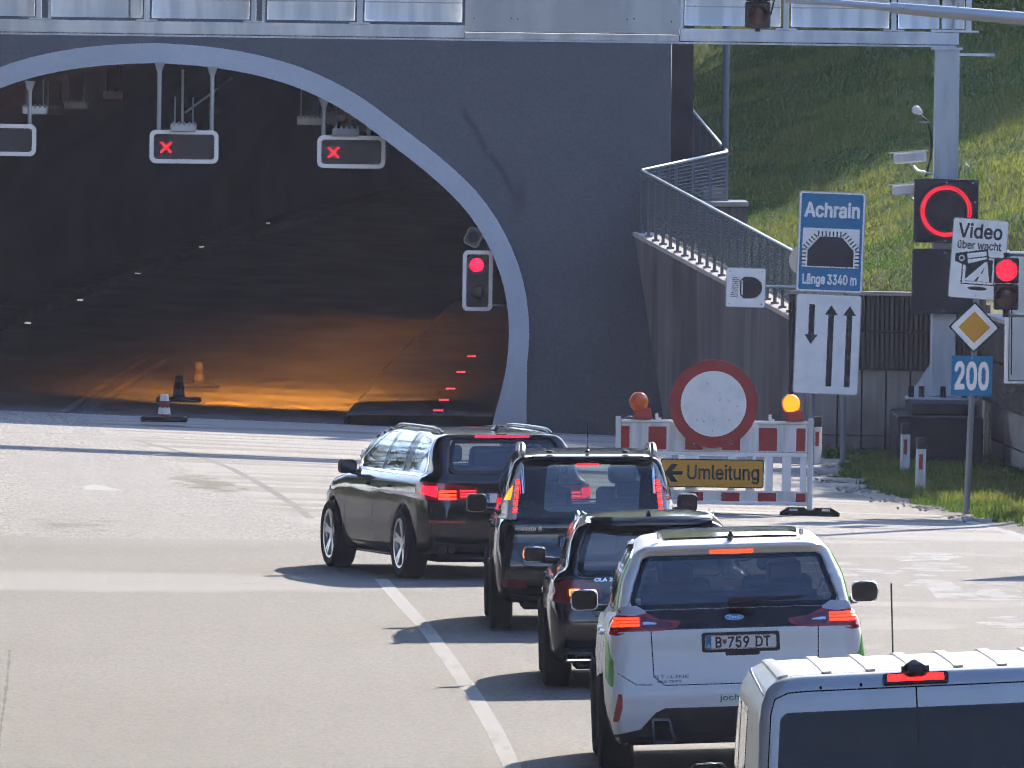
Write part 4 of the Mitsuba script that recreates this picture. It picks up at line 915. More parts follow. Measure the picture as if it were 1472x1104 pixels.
# edge markers
def marker(P, red, label, grp):
    k = uniq('edge_marker')
    put(k + '__base', bx(P[0] - .07, P[0] + .07, P[1] - .06, P[1] + .06, P[2] - .03, P[2], .008), 'black_plastic', smooth=False)
    if red: put(k + '__light', [bx(P[0] - .062 + i * .034, P[0] - .040 + i * .034, P[1] - .066, P[1] - .0605, P[2] - .024, P[2] - .004) for i in range(4)], 'glow_base', smooth=False, emit=(0.2585, 0.01231, 0.01847))
    else: put(k + '__light', bx(P[0] - .05, P[0] + .05, P[1] - .066, P[1] - .0605, P[2] - .022, P[2] - .004), 'clear_lens', smooth=False, emit=(0.07387, 0.07387, 0.07079))
    L(k, label, 'edge marker', grp)
zk = lambda Y: float(gz(X0 + 3.8, Y)) + .16
for d, o_ in ((2.5, 'nearest'), (8.5, 'second'), (15.5, 'third'), (26.5, 'fourth'), (38.0, 'farthest')):
    Y = PY + d; marker((X0 + 3.80 + tun_off(d), Y, zk(Y) + .03), True, o_ + ' glowing red edge marker on the right kerb of the tunnel', 'red markers along the right kerb in the tunnel')
zl = lambda Y: float(gz(X0 - 4.0, Y)) + .16
for px, py, o_ in ((40, 463, 'lowest'), (115, 430, 'second lowest'), (198, 392, 'middle'), (290, 354, 'second highest'), (385, 320, 'highest')):
    d0 = 60.
    r_ = ray(px, py); t = (zl(300) + .03 - CAM[2]) / r_[2]; Pm = CAM + r_ * t
    marker(Pm, False, o_ + ' tiny white edge marker in the dark left side of the tunnel', 'white markers along the left kerb in the tunnel')
# cones on flat bases in the tunnel
for i, (px, py, hgt, lab) in enumerate(((236, 604, .32, 'nearest red and white marker cone inside the tunnel mouth'), (257, 576, .30, 'middle marker cone, half in the gloom behind the nearest cone'), (285, 555, .30, 'farthest marker cone, faint behind the other two'))):
    k = uniq('marker_cone'); r_ = ray(px, py); t = (float(gz(-7, 226)) - CAM[2]) / r_[2]; P = CAM + r_ * t
    put(k + '__base', bx(P[0] - .30, P[0] + .30, P[1] - .22, P[1] + .22, P[2] - .02, P[2] + .045, .015), 'rubber', smooth=False)
    b = P[2] + .046
    for j, (z0, z1, m_) in enumerate(((0, .03, 'cone_red'), (.032, .115, 'white_dirty'), (.117, .20, 'cone_red'), (.202, .29, 'white_dirty'))):
        put(k + '__band', cyl((P[0], P[1], b + z0), (P[0], P[1], b + z1), .085 - z0 * .12, 16, .085 - z1 * .12), m_ if i == 0 else 'cone_grey' if m_ == 'white_dirty' else 'cone_dim_red', smooth=40)
    L(k, lab, 'marker cone', 'marker cones in the tunnel mouth')
put('kerb_hose__pipe', tube([(-3.05, PY + .4, -.02 + .1), (-3.07, PY + 2.5, .12), (-2.95, PY + 5.5, .10), (-2.6, PY + 8.5, .09)], .014), 'rubber', smooth=40)
L('kerb_hose', 'thin dark hose lying on the lit tunnel road', 'hose')
ORD = ['first', 'second', 'third', 'fourth', 'fifth', 'sixth', 'seventh', 'eighth', 'ninth', 'tenth', 'eleventh', 'twelfth', 'thirteenth', 'fourteenth', 'fifteenth']
# sodium lamps inside the right half of the tunnel light the road orange
def sodium(d, lx, z, inten, tx, tyy, cut, label):
    k = uniq('sodium_lamp'); P = np.array([X0 + lx + tun_off(d), PY + d, z])
    put(k + '__case', bx(P[0] - .18, P[0] + .18, P[1] - .25, P[1] + .25, P[2], P[2] + .12, .02), 'galv_dark', smooth=False)
    put(k + '__tube', cyl((P[0], P[1] - .2, P[2] - .03), (P[0], P[1] + .2, P[2] - .03), .025, 10), 'amber_lens', smooth=40)
    put(k + '__hanger', cyl((P[0], P[1], P[2] + .12), (P[0] + .02, P[1], P[2] + .5), .02, 6), 'galv_dark', smooth=40)
    scene[k + '_beam'] = {'type': 'spot', 'to_world': T().look_at(origin=[P[0], P[1], P[2] - .08], target=[X0 + tx + tun_off(d + tyy), PY + d + tyy, 0.0], up=[1, 0, .01]), 'intensity': rgb(inten * 1.0, inten * .36, inten * .035), 'cutoff_angle': cut, 'beam_width': cut * .25}
    L(k, label, 'tunnel lamp', 'sodium lamps under the right side of the tunnel roof')
for i in range(15):
    d = 5.0 + 4.6 * i
    sodium(d, 2.2 + .03 * i, 4.0, (105.0, 75.0, 40.0)[i] if i < 3 else 22.0 * (.90 ** (i - 2)), 1.45 + .04 * i, 5.0, (25, 26, 28)[i] if i < 3 else 28, ORD[i] + ' sodium lamp from the tunnel mouth, tucked behind the arch')

put('roadside_board__plate', bx(6.42, 7.6, 168.8, 168.83, 1.95, 3.1), 'sign_back', smooth=False)
for x in (6.7, 7.3): put('roadside_board__post', cyl((x, 168.87, -.3), (x, 168.87, 3.05), .035, 10), 'galv', smooth=40)
L('roadside_board', 'road sign outside the right edge that throws a slanted shadow on the road', 'sign')

# ------------------------------------------------------------------ trees up the hill, outside the frame, whose shade falls on the slope
def shade_tree(x, y, hgt, cr, label, n=5200):
    k = uniq('hill_tree'); z = float(hill_z(np.array([x]), np.array([y]))[0])
    put(k + '__trunk', tube([(x, y, z - .3), (x + .1, y, z + hgt * .4), (x, y, z + hgt * .85)], [.22, .16, .05], 8), 'bark', smooth=40)
    cl = RNG.normal(0, 1, (60, 3)); cl /= np.linalg.norm(cl, axis=1, keepdims=True); cl *= (RNG.uniform(.2, 1, (60, 1)) ** .5) * [cr, cr, hgt * .42]
    ids = RNG.integers(0, 60, n); p = cl[ids] + RNG.normal(0, .28, (n, 3)) + [x, y, z + hgt * .58]
    a = RNG.normal(0, 1, (n, 3)); a /= np.linalg.norm(a, axis=1, keepdims=True); b = np.cross(a, RNG.normal(0, 1, (n, 3))); b /= np.linalg.norm(b, axis=1, keepdims=True)
    s = RNG.uniform(.08, .17, (n, 1))
    v = np.stack([p - a * s, p + b * s * .5, p + a * s, p - b * s * .5], 1).reshape(-1, 3); i = np.arange(n)[:, None] * 4
    put(k + '__crown', trimesh.Trimesh(v, np.vstack([i + [0, 1, 2], i + [0, 2, 3]]), process=False), 'leaf_mat', smooth=False)
    L(k, label, 'tree', 'trees on the hill above the slope')
for x, y, h_, c_ in ((5.4, 236, 4.4, 1.2), (6.2, 237, 4.8, 1.3), (5.8, 240.5, 6.2, 1.5), (7.4, 239, 6.2, 1.6), (8.6, 238, 4.2, 1.2), (10.8, 237, 3.5, 1.2), (13.6, 238, 3.3, 1.2), (9.4, 241, 5.2, 1.5), (9.2, 211.5, 5.4, 1.9), (9.3, 206, 5.0, 1.8), (9.0, 216, 4.6, 1.6), (10.6, 237.5, 3.2, 1.4), (13.8, 238, 3.0, 1.4), (9.0, 243, 4.6, 1.8), (13.0, 244, 4.2, 1.8), (17.0, 242, 3.4, 1.6)):
    shade_tree(x, y, h_, c_, 'leafy tree on the upper hill outside the picture, shading the slope')

# bare and leafy trees left of the portal, outside the frame: the side glass of the leading car mirrors them
for x, y, h_, c_ in ((-24, 232, 14, 3.8), (-29, 240, 17, 4.2), (-33, 231, 13, 3.6), (-38, 246, 19, 4.6), (-44, 238, 16, 4.4), (-21, 246, 17, 3.6), (-52, 255, 20, 5.0), (-27, 226, 11, 3.2)):
    k = uniq('roadside_tree'); z = -.1
    brs = [tube([(x, y, z), (x + .1, y, z + h_ * .5), (x, y + .1, z + h_)], [.26, .17, .04], 7)]
    for i in range(46):
        a, t0 = RNG.uniform(0, 2 * np.pi), RNG.uniform(.25, .95); l = c_ * (1.1 - t0 * .6) * RNG.uniform(.6, 1.1); b0 = np.array([x, y, z + h_ * t0]); b1 = b0 + np.array([math.cos(a) * l, math.sin(a) * l, l * RNG.uniform(.3, .9)])
        brs.append(tube([b0, (b0 + b1) / 2 + RNG.normal(0, .1, 3), b1], [.07, .045, .015], 5))
        for j in range(4): b2 = b0 + (b1 - b0) * RNG.uniform(.35, .95); brs.append(tube([b2, b2 + RNG.normal(0, .35, 3) + [0, 0, .2], b2 + RNG.normal(0, .6, 3) + [0, 0, .45]], [.025, .018, .008], 4))
    put(k + '__trunk', brs, 'bark', smooth=40)
    n = 2600; cl = RNG.normal(0, 1, (40, 3)) * [c_ * .55, c_ * .55, h_ * .2]; p = cl[RNG.integers(0, 40, n)] + RNG.normal(0, .45, (n, 3)) + [x, y, z + h_ * .66]
    a_ = RNG.normal(0, 1, (n, 3)); a_ /= np.linalg.norm(a_, axis=1, keepdims=True); b_ = np.cross(a_, RNG.normal(0, 1, (n, 3))); b_ /= np.linalg.norm(b_, axis=1, keepdims=True); q_s = RNG.uniform(.10, .22, (n, 1))
    v = np.stack([p - a_ * q_s, p + b_ * q_s * .5, p + a_ * q_s, p - b_ * q_s * .5], 1).reshape(-1, 3); i_ = np.arange(n)[:, None] * 4
    put(k + '__crown', trimesh.Trimesh(v, np.vstack([i_ + [0, 1, 2], i_ + [0, 2, 3]]), process=False), 'leaf_mat', smooth=False)
    L(k, 'loosely leaved tree left of the portal outside the picture', 'tree', 'trees left of the portal')
# ------------------------------------------------------------------ cars: bodies from signed distance fields of their side, plan and rear outlines
def sdf2(poly, A, B):
    """signed distance (inside < 0) of grid points to a closed polygon"""
    P = np.asarray(poly, float); d = np.full(A.shape, 1e9); ins = np.zeros(A.shape, bool)
    for k in range(len(P)):
        p, q = P[k], P[(k + 1) % len(P)]; e = q - p
        t = np.clip(((A - p[0]) * e[0] + (B - p[1]) * e[1]) / max(e @ e, 1e-12), 0, 1)
        d = np.minimum(d, (A - p[0] - e[0] * t) ** 2 + (B - p[1] - e[1] * t) ** 2)
        c = (p[1] > B) != (q[1] > B)
        with np.errstate(divide='ignore', invalid='ignore'): ins ^= c & (A < (q[0] - p[0]) * (B - p[1]) / (q[1] - p[1] + 1e-15) + p[0])
    d = np.sqrt(d); return np.where(ins, -d, d)
def smax(a, b, k): h = np.maximum(k - np.abs(a - b), 0); return np.maximum(a, b) + h * h / (4 * k)
def smin(a, b, k): return -smax(-a, -b, k)
def curve(pts, n=6):
    """round a polygon by Chaikin cutting"""
    P = np.asarray(pts, float)
    for _ in range(n):
        Q = np.roll(P, -1, 0); P = np.stack([P * .85 + Q * .15, P * .15 + Q * .85], 1).reshape(-1, 2)
    return P
def surface_nets(D, o, h):
    S = D < 0; nx, ny, nz = D.shape
    cs = np.zeros((nx - 1, ny - 1, nz - 1), np.int8)
    for a in (0, 1):
        for b in (0, 1):
            for c in (0, 1): cs += S[a:nx - 1 + a, b:ny - 1 + b, c:nz - 1 + c]
    I, J, K = np.nonzero((cs > 0) & (cs < 8)); idx = np.full(cs.shape, -1); idx[I, J, K] = np.arange(len(I))
    acc, cnt = np.zeros((len(I), 3)), np.zeros(len(I))
    cor = [(a, b, c) for a in (0, 1) for b in (0, 1) for c in (0, 1)]
    for u in cor:
        for ax in range(3):
            if u[ax]: continue
            w = list(u); w[ax] = 1
            d0, d1 = D[I + u[0], J + u[1], K + u[2]], D[I + w[0], J + w[1], K + w[2]]
            m = (d0 < 0) != (d1 < 0); t = d0[m] / (d0[m] - d1[m])
            p = np.tile(np.array(u, float), (m.sum(), 1)); p[:, ax] = t; acc[m] += p; cnt[m] += 1
    v = np.c_[I, J, K] + acc / cnt[:, None]
    F = []
    for ax in range(3):
        s0 = [slice(1, -1)] * 3; s1 = [slice(1, -1)] * 3; s0[ax] = slice(0, -1); s1[ax] = slice(1, None)
        a, b = S[tuple(s0)], S[tuple(s1)]; e = np.argwhere(a != b); 
        if not len(e): continue
        flip = a[tuple(e.T)]
        b1, b2 = [(1, 2), (2, 0), (0, 1)][ax]
        e = e + 1; e[:, ax] -= 1
        def cell(d1, d2):
            q = e.copy(); q[:, b1] += d1; q[:, b2] += d2; return idx[tuple(q.T)]
        c00, c10, c11, c01 = cell(-1, -1), cell(0, -1), cell(0, 0), cell(-1, 0)
        quad = np.c_[c00, c10, c11, c01]; quad[~flip] = quad[~flip][:, ::-1]; F.append(quad)
    Q = np.vstack(F); Q = Q[(Q >= 0).all(1)]
    return v * h + o, np.vstack([Q[:, [0, 1, 2]], Q[:, [0, 2, 3]]])

class Car:
    H = .024
    def __init__(s, key, P, yaw, tilt, Lg, Wd, Ht, low, up=None, wheels=(), paint='paint_black', kr=.10, tread=None):
        """low/up: dict(side=[(y,z)], rear=[(x>=0,z)], plan=[(x>=0,y)]); local frame: x right, y forward from the rear bumper, z up"""
        s.key, s.paint = key, paint; s.Wd = Wd
        s.M = tr(*P) @ rotz(yaw) @ rot(-tilt, [0, 1, 0])
        h = s.H; s.o = np.array([-Wd / 2 - .12, -.12, .02])
        n = np.ceil(np.array([Wd + .24, Lg + .24, Ht + .12]) / h).astype(int)
        xs, ys, zs = (s.o[i] + np.arange(n[i]) * h for i in range(3))
        def block(d):
            mir = lambda q: np.vstack([np.asarray(q), (np.asarray(q) * [-1, 1])[::-1]])
            S_ = sdf2(d['side'], *np.meshgrid(ys, zs, indexing='ij'))[None]; R_ = sdf2(mir(d['rear']), *np.meshgrid(xs, zs, indexing='ij'))[:, None]
            P_l = sdf2(mir(d['plan']), *np.meshgrid(xs, ys, indexing='ij'))[:, :, None]
            return smax(smax(S_, R_, d.get('k', kr)), P_l, d.get('kp', .14))
        D = block(low)
        if up: D = smin(D, block(up), .045)
        s.xs, s.ys, s.zs = xs, ys, zs
        s.D0 = D.copy(); s.D = D
        s.X, s.Y, s.Z = np.meshgrid(xs, ys, zs, indexing='ij', sparse=True)
        s.wheels = wheels
        for yw, rw in wheels:
            c = np.sqrt((s.Y - yw) ** 2 + (s.Z - rw) ** 2) - (rw + .04)
            s.D = np.maximum(s.D, -np.maximum(c, (Wd / 2 - .32) - np.abs(s.X)))
        # underside cavity so that daylight shows under the sills
        s.nglass = {}
    def cavity(s, y0, y1, zf, wall=.055):
        c = np.maximum(np.maximum(s.D0 + wall, zf - s.Z), np.maximum(y0 - s.Y, s.Y - y1)); s.D = np.maximum(s.D, -c)
    def cut_rear(s, poly, ymax):
        c = np.maximum(sdf2(poly, *np.meshgrid(s.xs, s.zs, indexing='ij'))[:, None], s.Y - ymax); s.D = np.maximum(s.D, -c)
    def cut_front(s, poly, ymin):
        c = np.maximum(sdf2(poly, *np.meshgrid(s.xs, s.zs, indexing='ij'))[:, None], ymin - s.Y); s.D = np.maximum(s.D, -c)
    def cut_side(s, poly):
        c = np.maximum(sdf2(poly, *np.meshgrid(s.ys, s.zs, indexing='ij'))[None], .3 - np.abs(s.X)); s.D = np.maximum(s.D, -c)
    def carve(s, d): s.D = np.maximum(s.D, -d); 
    def body(s, name='body'):
        v, f = surface_nets(s.D, s.o, s.H)
        m = trimesh.Trimesh(v, f, process=False)
        trimesh.smoothing.filter_taubin(m, .5, .53, 6)
        put(f'{s.key}__{name}', m, s.paint, s.M, smooth=38)
    def d_at(s, p):
        return map_coordinates(s.D0, ((p - s.o) / s.H).T, order=1, mode='nearest')
    def hit(s, ax, sign, A, B):
        """first crossing of the uncut body, travelling along axis ax from the side `sign`; A, B are the other two coordinates"""
        rng = {0: (s.xs[0], s.xs[-1]), 1: (s.ys[0], s.ys[-1]), 2: (s.zs[0], s.zs[-1])}[ax]
        t = np.arange(rng[0], rng[1], .012); t = t if sign < 0 else t[::-1]
        oth = [i for i in range(3) if i != ax]
        p = np.zeros((len(A), len(t), 3)); p[:, :, oth[0]] = A[:, None]; p[:, :, oth[1]] = B[:, None]; p[:, :, ax] = t
        d = s.d_at(p.reshape(-1, 3)).reshape(len(A), -1)
        ins = d < 0; ok = ins.any(1); k = np.maximum(ins.argmax(1), 1); r = np.arange(len(A))
        d0, d1 = d[r, k - 1], d[r, k]; tt = t[k - 1] + (t[k] - t[k - 1]) * d0 / np.where(d0 - d1 == 0, 1, d0 - d1)
        q = np.zeros((len(A), 3)); q[:, oth[0]], q[:, oth[1]], q[:, ax] = A, B, tt
        return q, ok
    def normal(s, q):
        e = .03; g = np.stack([s.d_at(q + np.eye(3)[i] * e) - s.d_at(q - np.eye(3)[i] * e) for i in range(3)], -1)
        return g / np.maximum(np.linalg.norm(g, axis=1, keepdims=True), 1e-9)
    def patch(s, name, poly, view, m_, off=.004, skirt=.02, step=.03, emit=None, sheet=False, smooth=50):
        """panel that follows the body: poly drawn in the rear (x,z), left/right (y,z), top (x,y) or front (x,z) view"""
        ax, sg = {'rear': (1, -1), 'left': (0, -1), 'right': (0, 1), 'top': (2, 1), 'front': (1, 1)}[view]
        if not isinstance(poly, shapely.Geometry): poly = Polygon(poly)
        ms = []
        for g in getattr(poly, 'geoms', [poly]):
            if g.area < 1e-6: continue
            v, f = tri_fill(g, step); q, ok = s.hit(ax, sg, v[:, 0], v[:, 1]); n = s.normal(q)
            f = f[ok[f].all(1)]
            if not len(f): continue
            a = np.cross(q[f[:, 1]] - q[f[:, 0]], q[f[:, 2]] - q[f[:, 0]]); s_ = (a * n[f].mean(1)).sum(1)
            f[s_ < 0] = f[s_ < 0][:, ::-1]
            top = q + n * off; V, Fs = top, [f]
            if not sheet and skirt > 0:
                e = np.vstack([f[:, [0, 1]], f[:, [1, 2]], f[:, [2, 0]]]); es = {(x, y) for x, y in map(tuple, e)}
                be = np.array([(x, y) for x, y in es if (y, x) not in es])
                V = np.vstack([top, q - n * skirt]); N = len(q)
                Fs += [np.c_[be[:, 1], be[:, 0], be[:, 0] + N], np.c_[be[:, 1], be[:, 0] + N, be[:, 1] + N]]
            mm = trimesh.Trimesh(V, np.vstack(Fs), process=False); mm.remove_unreferenced_vertices(); ms.append(mm)
        return put(f'{s.key}__{name}', cat(ms), m_, s.M, smooth=smooth, emit=emit) if ms else None
    def seam(s, name, pts, view, w=.008, m_='gap', off=.0012):
        return s.patch(name, LineString(pts).buffer(w / 2, cap_style='flat'), view, m_, off=off, skirt=.004, step=.05)
    def window(s, name, pts, view, g='glass_tint', r=.05, frit=.028, frit_mat='black_glass'):
        o = smooth_poly(pts, r)
        k = s.patch(name, o, view, g, off=.003, sheet=True, step=.04)
        fr = o.buffer(.004).difference(o.buffer(-frit))
        s.patch(name + '__frit', fr, view, frit_mat, off=.0045, skirt=.012)
        return k
    def part(s, name, m, m_, smooth=35, emit=None): return put(f'{s.key}__{name}', m, m_, s.M, smooth=smooth, emit=emit)
    def wheel_set(s, x, w=.225, rim='alloy', spokes=5, twin=True):
        for yw, r in s.wheels:
            for sx in (-1, 1):
                k = uniq(s.key + '__wheel'); Mx = s.M @ tr(sx * (x - w / 2), yw, r) @ rot(math.pi / 2 * sx, [0, 1, 0])
                rr = r * .70
                prof = np.array([(rr - .01, -w * .40), (rr + .02, -w * .46), (r - .03, -w * .5), (r - .006, -w * .42), (r, -w * .3), (r, w * .3), (r - .006, w * .42), (r - .03, w * .5), (rr + .02, w * .46), (rr - .01, w * .40), (rr - .01, -w * .40)])
                put(k + '__tyre', trimesh.creation.revolve(prof, sections=44), 'rubber', Mx, smooth=35)
                put(k + '__rim', [trimesh.creation.revolve(np.array([(rr - .012, w * .42), (rr + .012, w * .44), (rr + .012, w * .38), (rr - .02, w * .28), (rr - .02, -w * .3), (rr - .03, -w * .3), (rr - .03, w * .3), (rr - .012, w * .42)]), sections=40)], rim, Mx, smooth=40)
                sp = []
                for i in range(spokes):
                    a = 2 * np.pi * i / spokes
                    for da in ((-.13, .13) if twin else (0,)):
                        q = trimesh.convex.convex_hull(np.array([(.03, -.022, w * .30), (.03, .022, w * .30), (.03, -.022, w * .20), (.03, .022, w * .20), (rr - .015, -.017, w * .40), (rr - .015, .017, w * .40), (rr - .015, -.02, w * .30), (rr - .015, .02, w * .30)]))
                        q.apply_transform(rot(a + da, [0, 0, 1])); sp.append(q)
                sp.append(cyl((0, 0, w * .18), (0, 0, w * .34), .062, 16))
                put(k + '__spokes', sp, rim, Mx, smooth=30)
                put(k + '__brake_disc', cyl((0, 0, -.02), (0, 0, .005), rr * .78, 24), 'galv_dark', Mx, smooth=40)
    def mirror(s, sx, y, x, z, w=.24, h=.16, housing=None, glow=False, depth=.13, trim=None):
        """door mirror: x is the inner end of the glass"""
        k = uniq(s.key + '__mirror'); c = np.array([sx * (x + w / 2), y, z])
        hs = hull_spheres([((c[0] + a * (w / 2 - .035), y + .05, z + b * (h / 2 - .035)), (.034, .05, .034)) for a in (-1, 1) for b in (-1, 1)] + [((c[0] + sx * .00 + a * (w / 2 - .06), y + depth, z + b * (h / 2 - .06)), .04) for a in (-1, 1) for b in (-1, 1)])
        put(k + '__housing', hs, housing or s.paint, s.M, smooth=40)
        gl = extr(rounded(w - .045, h - .04, .035), .006); gl.apply_transform(rot(math.pi / 2, [1, 0, 0])); gl.apply_translation((c[0], y + .003, z))
        put(k + '__mirror_glass', gl, 'mirror_glass_mat', s.M, smooth=30)
        fr = extr(rounded(w - .015, h - .012, .045).difference(rounded(w - .045, h - .04, .035)), .02); fr.apply_transform(rot(math.pi / 2, [1, 0, 0])); fr.apply_translation((c[0], y + .012, z))
        put(k + '__bezel', fr, 'black_plastic', s.M, smooth=30)
        put(k + '__stalk', hull_spheres([((sx * (x + .03), y + .07, z - h * .38), .028), ((sx * (x - .12), y + .10, z - h * .5), .03)]), 'black_plastic', s.M, smooth=40)
        if trim:
            ar = [(c[0] + sx * (w / 2 - .004) * math.cos(t), y + .02, z + (h / 2 - .004) * math.sin(t)) for t in np.linspace(-.3, 2.6, 14)]
            put(k + '__trim', tube(ar, .009), trim, s.M, smooth=40)
        if glow: put(k + '__repeater', bx(c[0] + sx * (w / 2 - .012) - .012, c[0] + sx * (w / 2 - .012) + .012, y + .0, y + .05, z - .03, z + .03, .006), 'glow_base', s.M, smooth=40, emit=glow)
    def plate(s, y, z, x=0.0, chars=None, tilt=0.0, left_only=False):
        k = uniq(s.key + '__license_plate'); Mx = s.M @ frame_at((x, y, z), pitch=tilt)
        put(k + '__plate', extr(rounded(.50, .105, .012), .004), 'white_plastic', Mx @ tr(0, 0, -.004), smooth=False)
        put(k + '__frame', extr(rounded(.545, .145, .02).difference(rounded(.495, .10, .012)), .012), 'black_plastic', Mx @ tr(0, 0, -.008), smooth=False)
        put(k + '__country_field', extr(sbox(-.245, -.048, -.207, .048), .0012), 'sign_blue', Mx @ tr(0, 0, .0004), smooth=False)
        put(k + '__edge_line', extr(sbox(-.206, .044, .247, .047).union(sbox(-.206, -.047, .247, -.044)), .0012), 'sign_red', Mx @ tr(0, 0, .0004), smooth=False)
        put(k + '__country_letter', text('A', .026, .001, True, None, -.226), 'white_plastic', Mx @ tr(0, -.038, .0018), smooth=False)
        if chars:
            for t, xx, ww in chars:
                put(k + '__lettering', heavy(t, .074, .0012, .015, ww, xx), 'sign_black', Mx @ tr(0, -.037, .0006), smooth=False)
    def seats(s, yf, yr, z, w=.50, xr=(-.36, .36), steer=True, rear_h=.56):
        for x in xr:
            k = uniq(s.key + '__seat')
            put(k + '__backrest', hull_spheres([((x + a * .19, yf + b, z + c), .06) for a in (-1, 1) for b, c in ((0, .05), (-.16, .52))]), 'seat_mat', s.M, smooth=45)
            put(k + '__headrest', hull_spheres([((x + a * .085, yf - .19, z + c), .055) for a in (-1, 1) for c in (.66, .74)]), 'seat_mat', s.M, smooth=45)
            put(k + '__cushion', hull_spheres([((x + a * .2, yf + b, z - .02), .07) for a in (-1, 1) for b in (.05, .46)]), 'seat_mat', s.M, smooth=45)
        k = uniq(s.key + '__rear_bench')
        put(k + '__backrest', hull_spheres([((a * .55, yr + b, z + c), .07) for a in (-1, 1) for b, c in ((0, 0.0), (-.12, rear_h - .12))]), 'seat_mat', s.M, smooth=45)
        for x in (-.38, .38): put(k + '__headrest', hull_spheres([((x + a * .08, yr - .13, z + c), .045) for a in (-1, 1) for c in (rear_h + .04, rear_h + .12)]), 'seat_mat', s.M, smooth=45)
        put(s.key + '__dashboard', hull_spheres([((a * .62, yf + .95 + b, z + c), .08) for a in (-1, 1) for b, c in ((0, .10), (.25, .18), (.3, -.1))]), 'interior', s.M, smooth=45)
    def antenna_fin(s, x, y, z, m_='paint_black'):
        s.part('antenna_fin', hull_spheres([((x, y + .13, z + .0), (.02, .03, .012)), ((x, y, z + .01), (.024, .03, .014)), ((x, y - .02, z + .042), (.008, .012, .010))]), m_)
    def rail(s, x0, y0, y1, lift=.03, r=.016, m_='chrome', sx=1, inset=.0):
        t = np.linspace(0, 1, 15); y = y0 + (y1 - y0) * t
        q, ok = s.hit(2, 1, np.full(15, sx * x0) , y); q[:, 2] += lift * np.minimum(1, np.sin(np.pi * t) * 3.2)
        s.part('roof_rail', tube(q, r, 10), m_, 45)
    def led_rows(s, name, poly, view, rows, emit, base='glow_base', off=.006, vertical=False, gap=.35):
        """glowing strips inside a lamp outline"""
        x0, z0, x1, z1 = Polygon(poly).bounds; P = Polygon(poly); st = []
        for i in range(rows):
            a = (i + gap / 2) / rows; b = (i + 1 - gap / 2) / rows
            st.append(P.intersection(sbox(x0 + (x1 - x0) * a, z0, x0 + (x1 - x0) * b, z1) if vertical else sbox(x0, z0 + (z1 - z0) * a, x1, z0 + (z1 - z0) * b)))
        return s.patch(name, shapely.union_all(st), view, base, off=off, skirt=.004, step=.03, emit=emit)
    def badge(s, name, t, x, z, h, m_='chrome', width=None, lean=0.0):
        """raised lettering on the tailgate, laid on the surface at (x, z)"""
        q, ok = s.hit(1, -1, np.array([x]), np.array([z])); n = s.normal(q)[0]
        m = text(t, h, .003, True, width, 0.0)
        if lean: m.apply_transform(np.array([[1, lean, 0, 0], [0, 1, 0, 0], [0, 0, 1, 0], [0, 0, 0, 1.0]]))
        return self_put(s, name, m, m_, frame_at(q[0] + n * .001, pitch=-math.asin(np.clip(n[2], -.9, .9))))
def self_put(s, name, m, m_, Mx): return put(f'{s.key}__{name}', m, m_, s.M @ Mx, smooth=False)
def place(px, py, Y=None):
    P = on_ground(px, py); return P
def mirror_poly(p): return [(-x, z) for x, z in p]

# ================================================================== white SUV
SE = 198.0; YE = FOC / SE; GE = on_ground(1052, 1107)
GE = np.array([at(1063, 1100, YE)[0], YE, 0]); GE[2] = float(gz(GE[0], YE))
tE = float(np.interp(YE, TY, TT))
e = Car('white_suv', GE, math.radians(.7), tE, 4.83, 1.93, 1.74,
    dict(side=curve([(.20, .22), (.06, .27), (.01, .42), (.0, .60), (.06, .70), (.10, .86), (.12, 1.08), (.30, 1.17), (3.3, 1.14), (4.15, 1.08), (4.62, .95), (4.80, .72), (4.83, .45), (4.7, .25), (3.9, .19), (.9, .19)], 2),
         rear=[(0, .17), (.82, .17), (.89, .33), (.955, .52), (.962, .72), (.925, .92), (.90, 1.04), (.87, 1.12), (.80, 1.19), (0, 1.19)], plan=[(.84, .0), (.93, .22), (.95, .6), (.965, 2.4), (.955, 4.0), (.86, 4.6), (.6, 4.83)], k=.07),
    dict(side=curve([(.16, 1.0), (.20, 1.16), (.52, 1.59), (.40, 1.645), (.62, 1.69), (1.2, 1.725), (2.2, 1.735), (2.85, 1.66), (3.75, 1.12), (3.75, .95)], 2),
         rear=[(0, .9), (.88, .9), (.865, 1.10), (.78, 1.40), (.685, 1.60), (.60, 1.69), (.42, 1.733), (0, 1.745)], plan=[(.84, .05), (.86, .7), (.87, 2.4), (.84, 3.2), (.70, 3.78)], k=.09, kp=.12),
    wheels=[(.98, .362), (3.83, .362)], paint='paint_white')
e.M = e.M @ np.diag([1.04, 1, 1, 1.0])
rw = [(-.74, 1.205), (-.615, 1.575), (.615, 1.575), (.74, 1.205)]
sw1 = [(.62, 1.22), (.92, 1.52), (1.20, 1.60), (1.22, 1.18)]; sw2 = [(1.28, 1.18), (1.26, 1.61), (2.02, 1.63), (2.04, 1.17)]; sw3 = [(2.12, 1.17), (2.10, 1.62), (2.6, 1.60), (3.35, 1.19)]
ws = [(-.76, 1.16), (-.63, 1.60), (.63, 1.60), (.76, 1.16)]
e.cavity(.35, 3.4, .80)
e.cut_rear(rw, 1.0); e.cut_front(ws, 2.3)
for q in (sw2, sw3): e.cut_side(Polygon(q).buffer(-.03).exterior.coords[:-1])
e.body()
e.window('rear_window', rw, 'rear', 'glass_privacy', .06, .03)
e.window('windscreen', ws, 'front', 'glass_clear', .06)
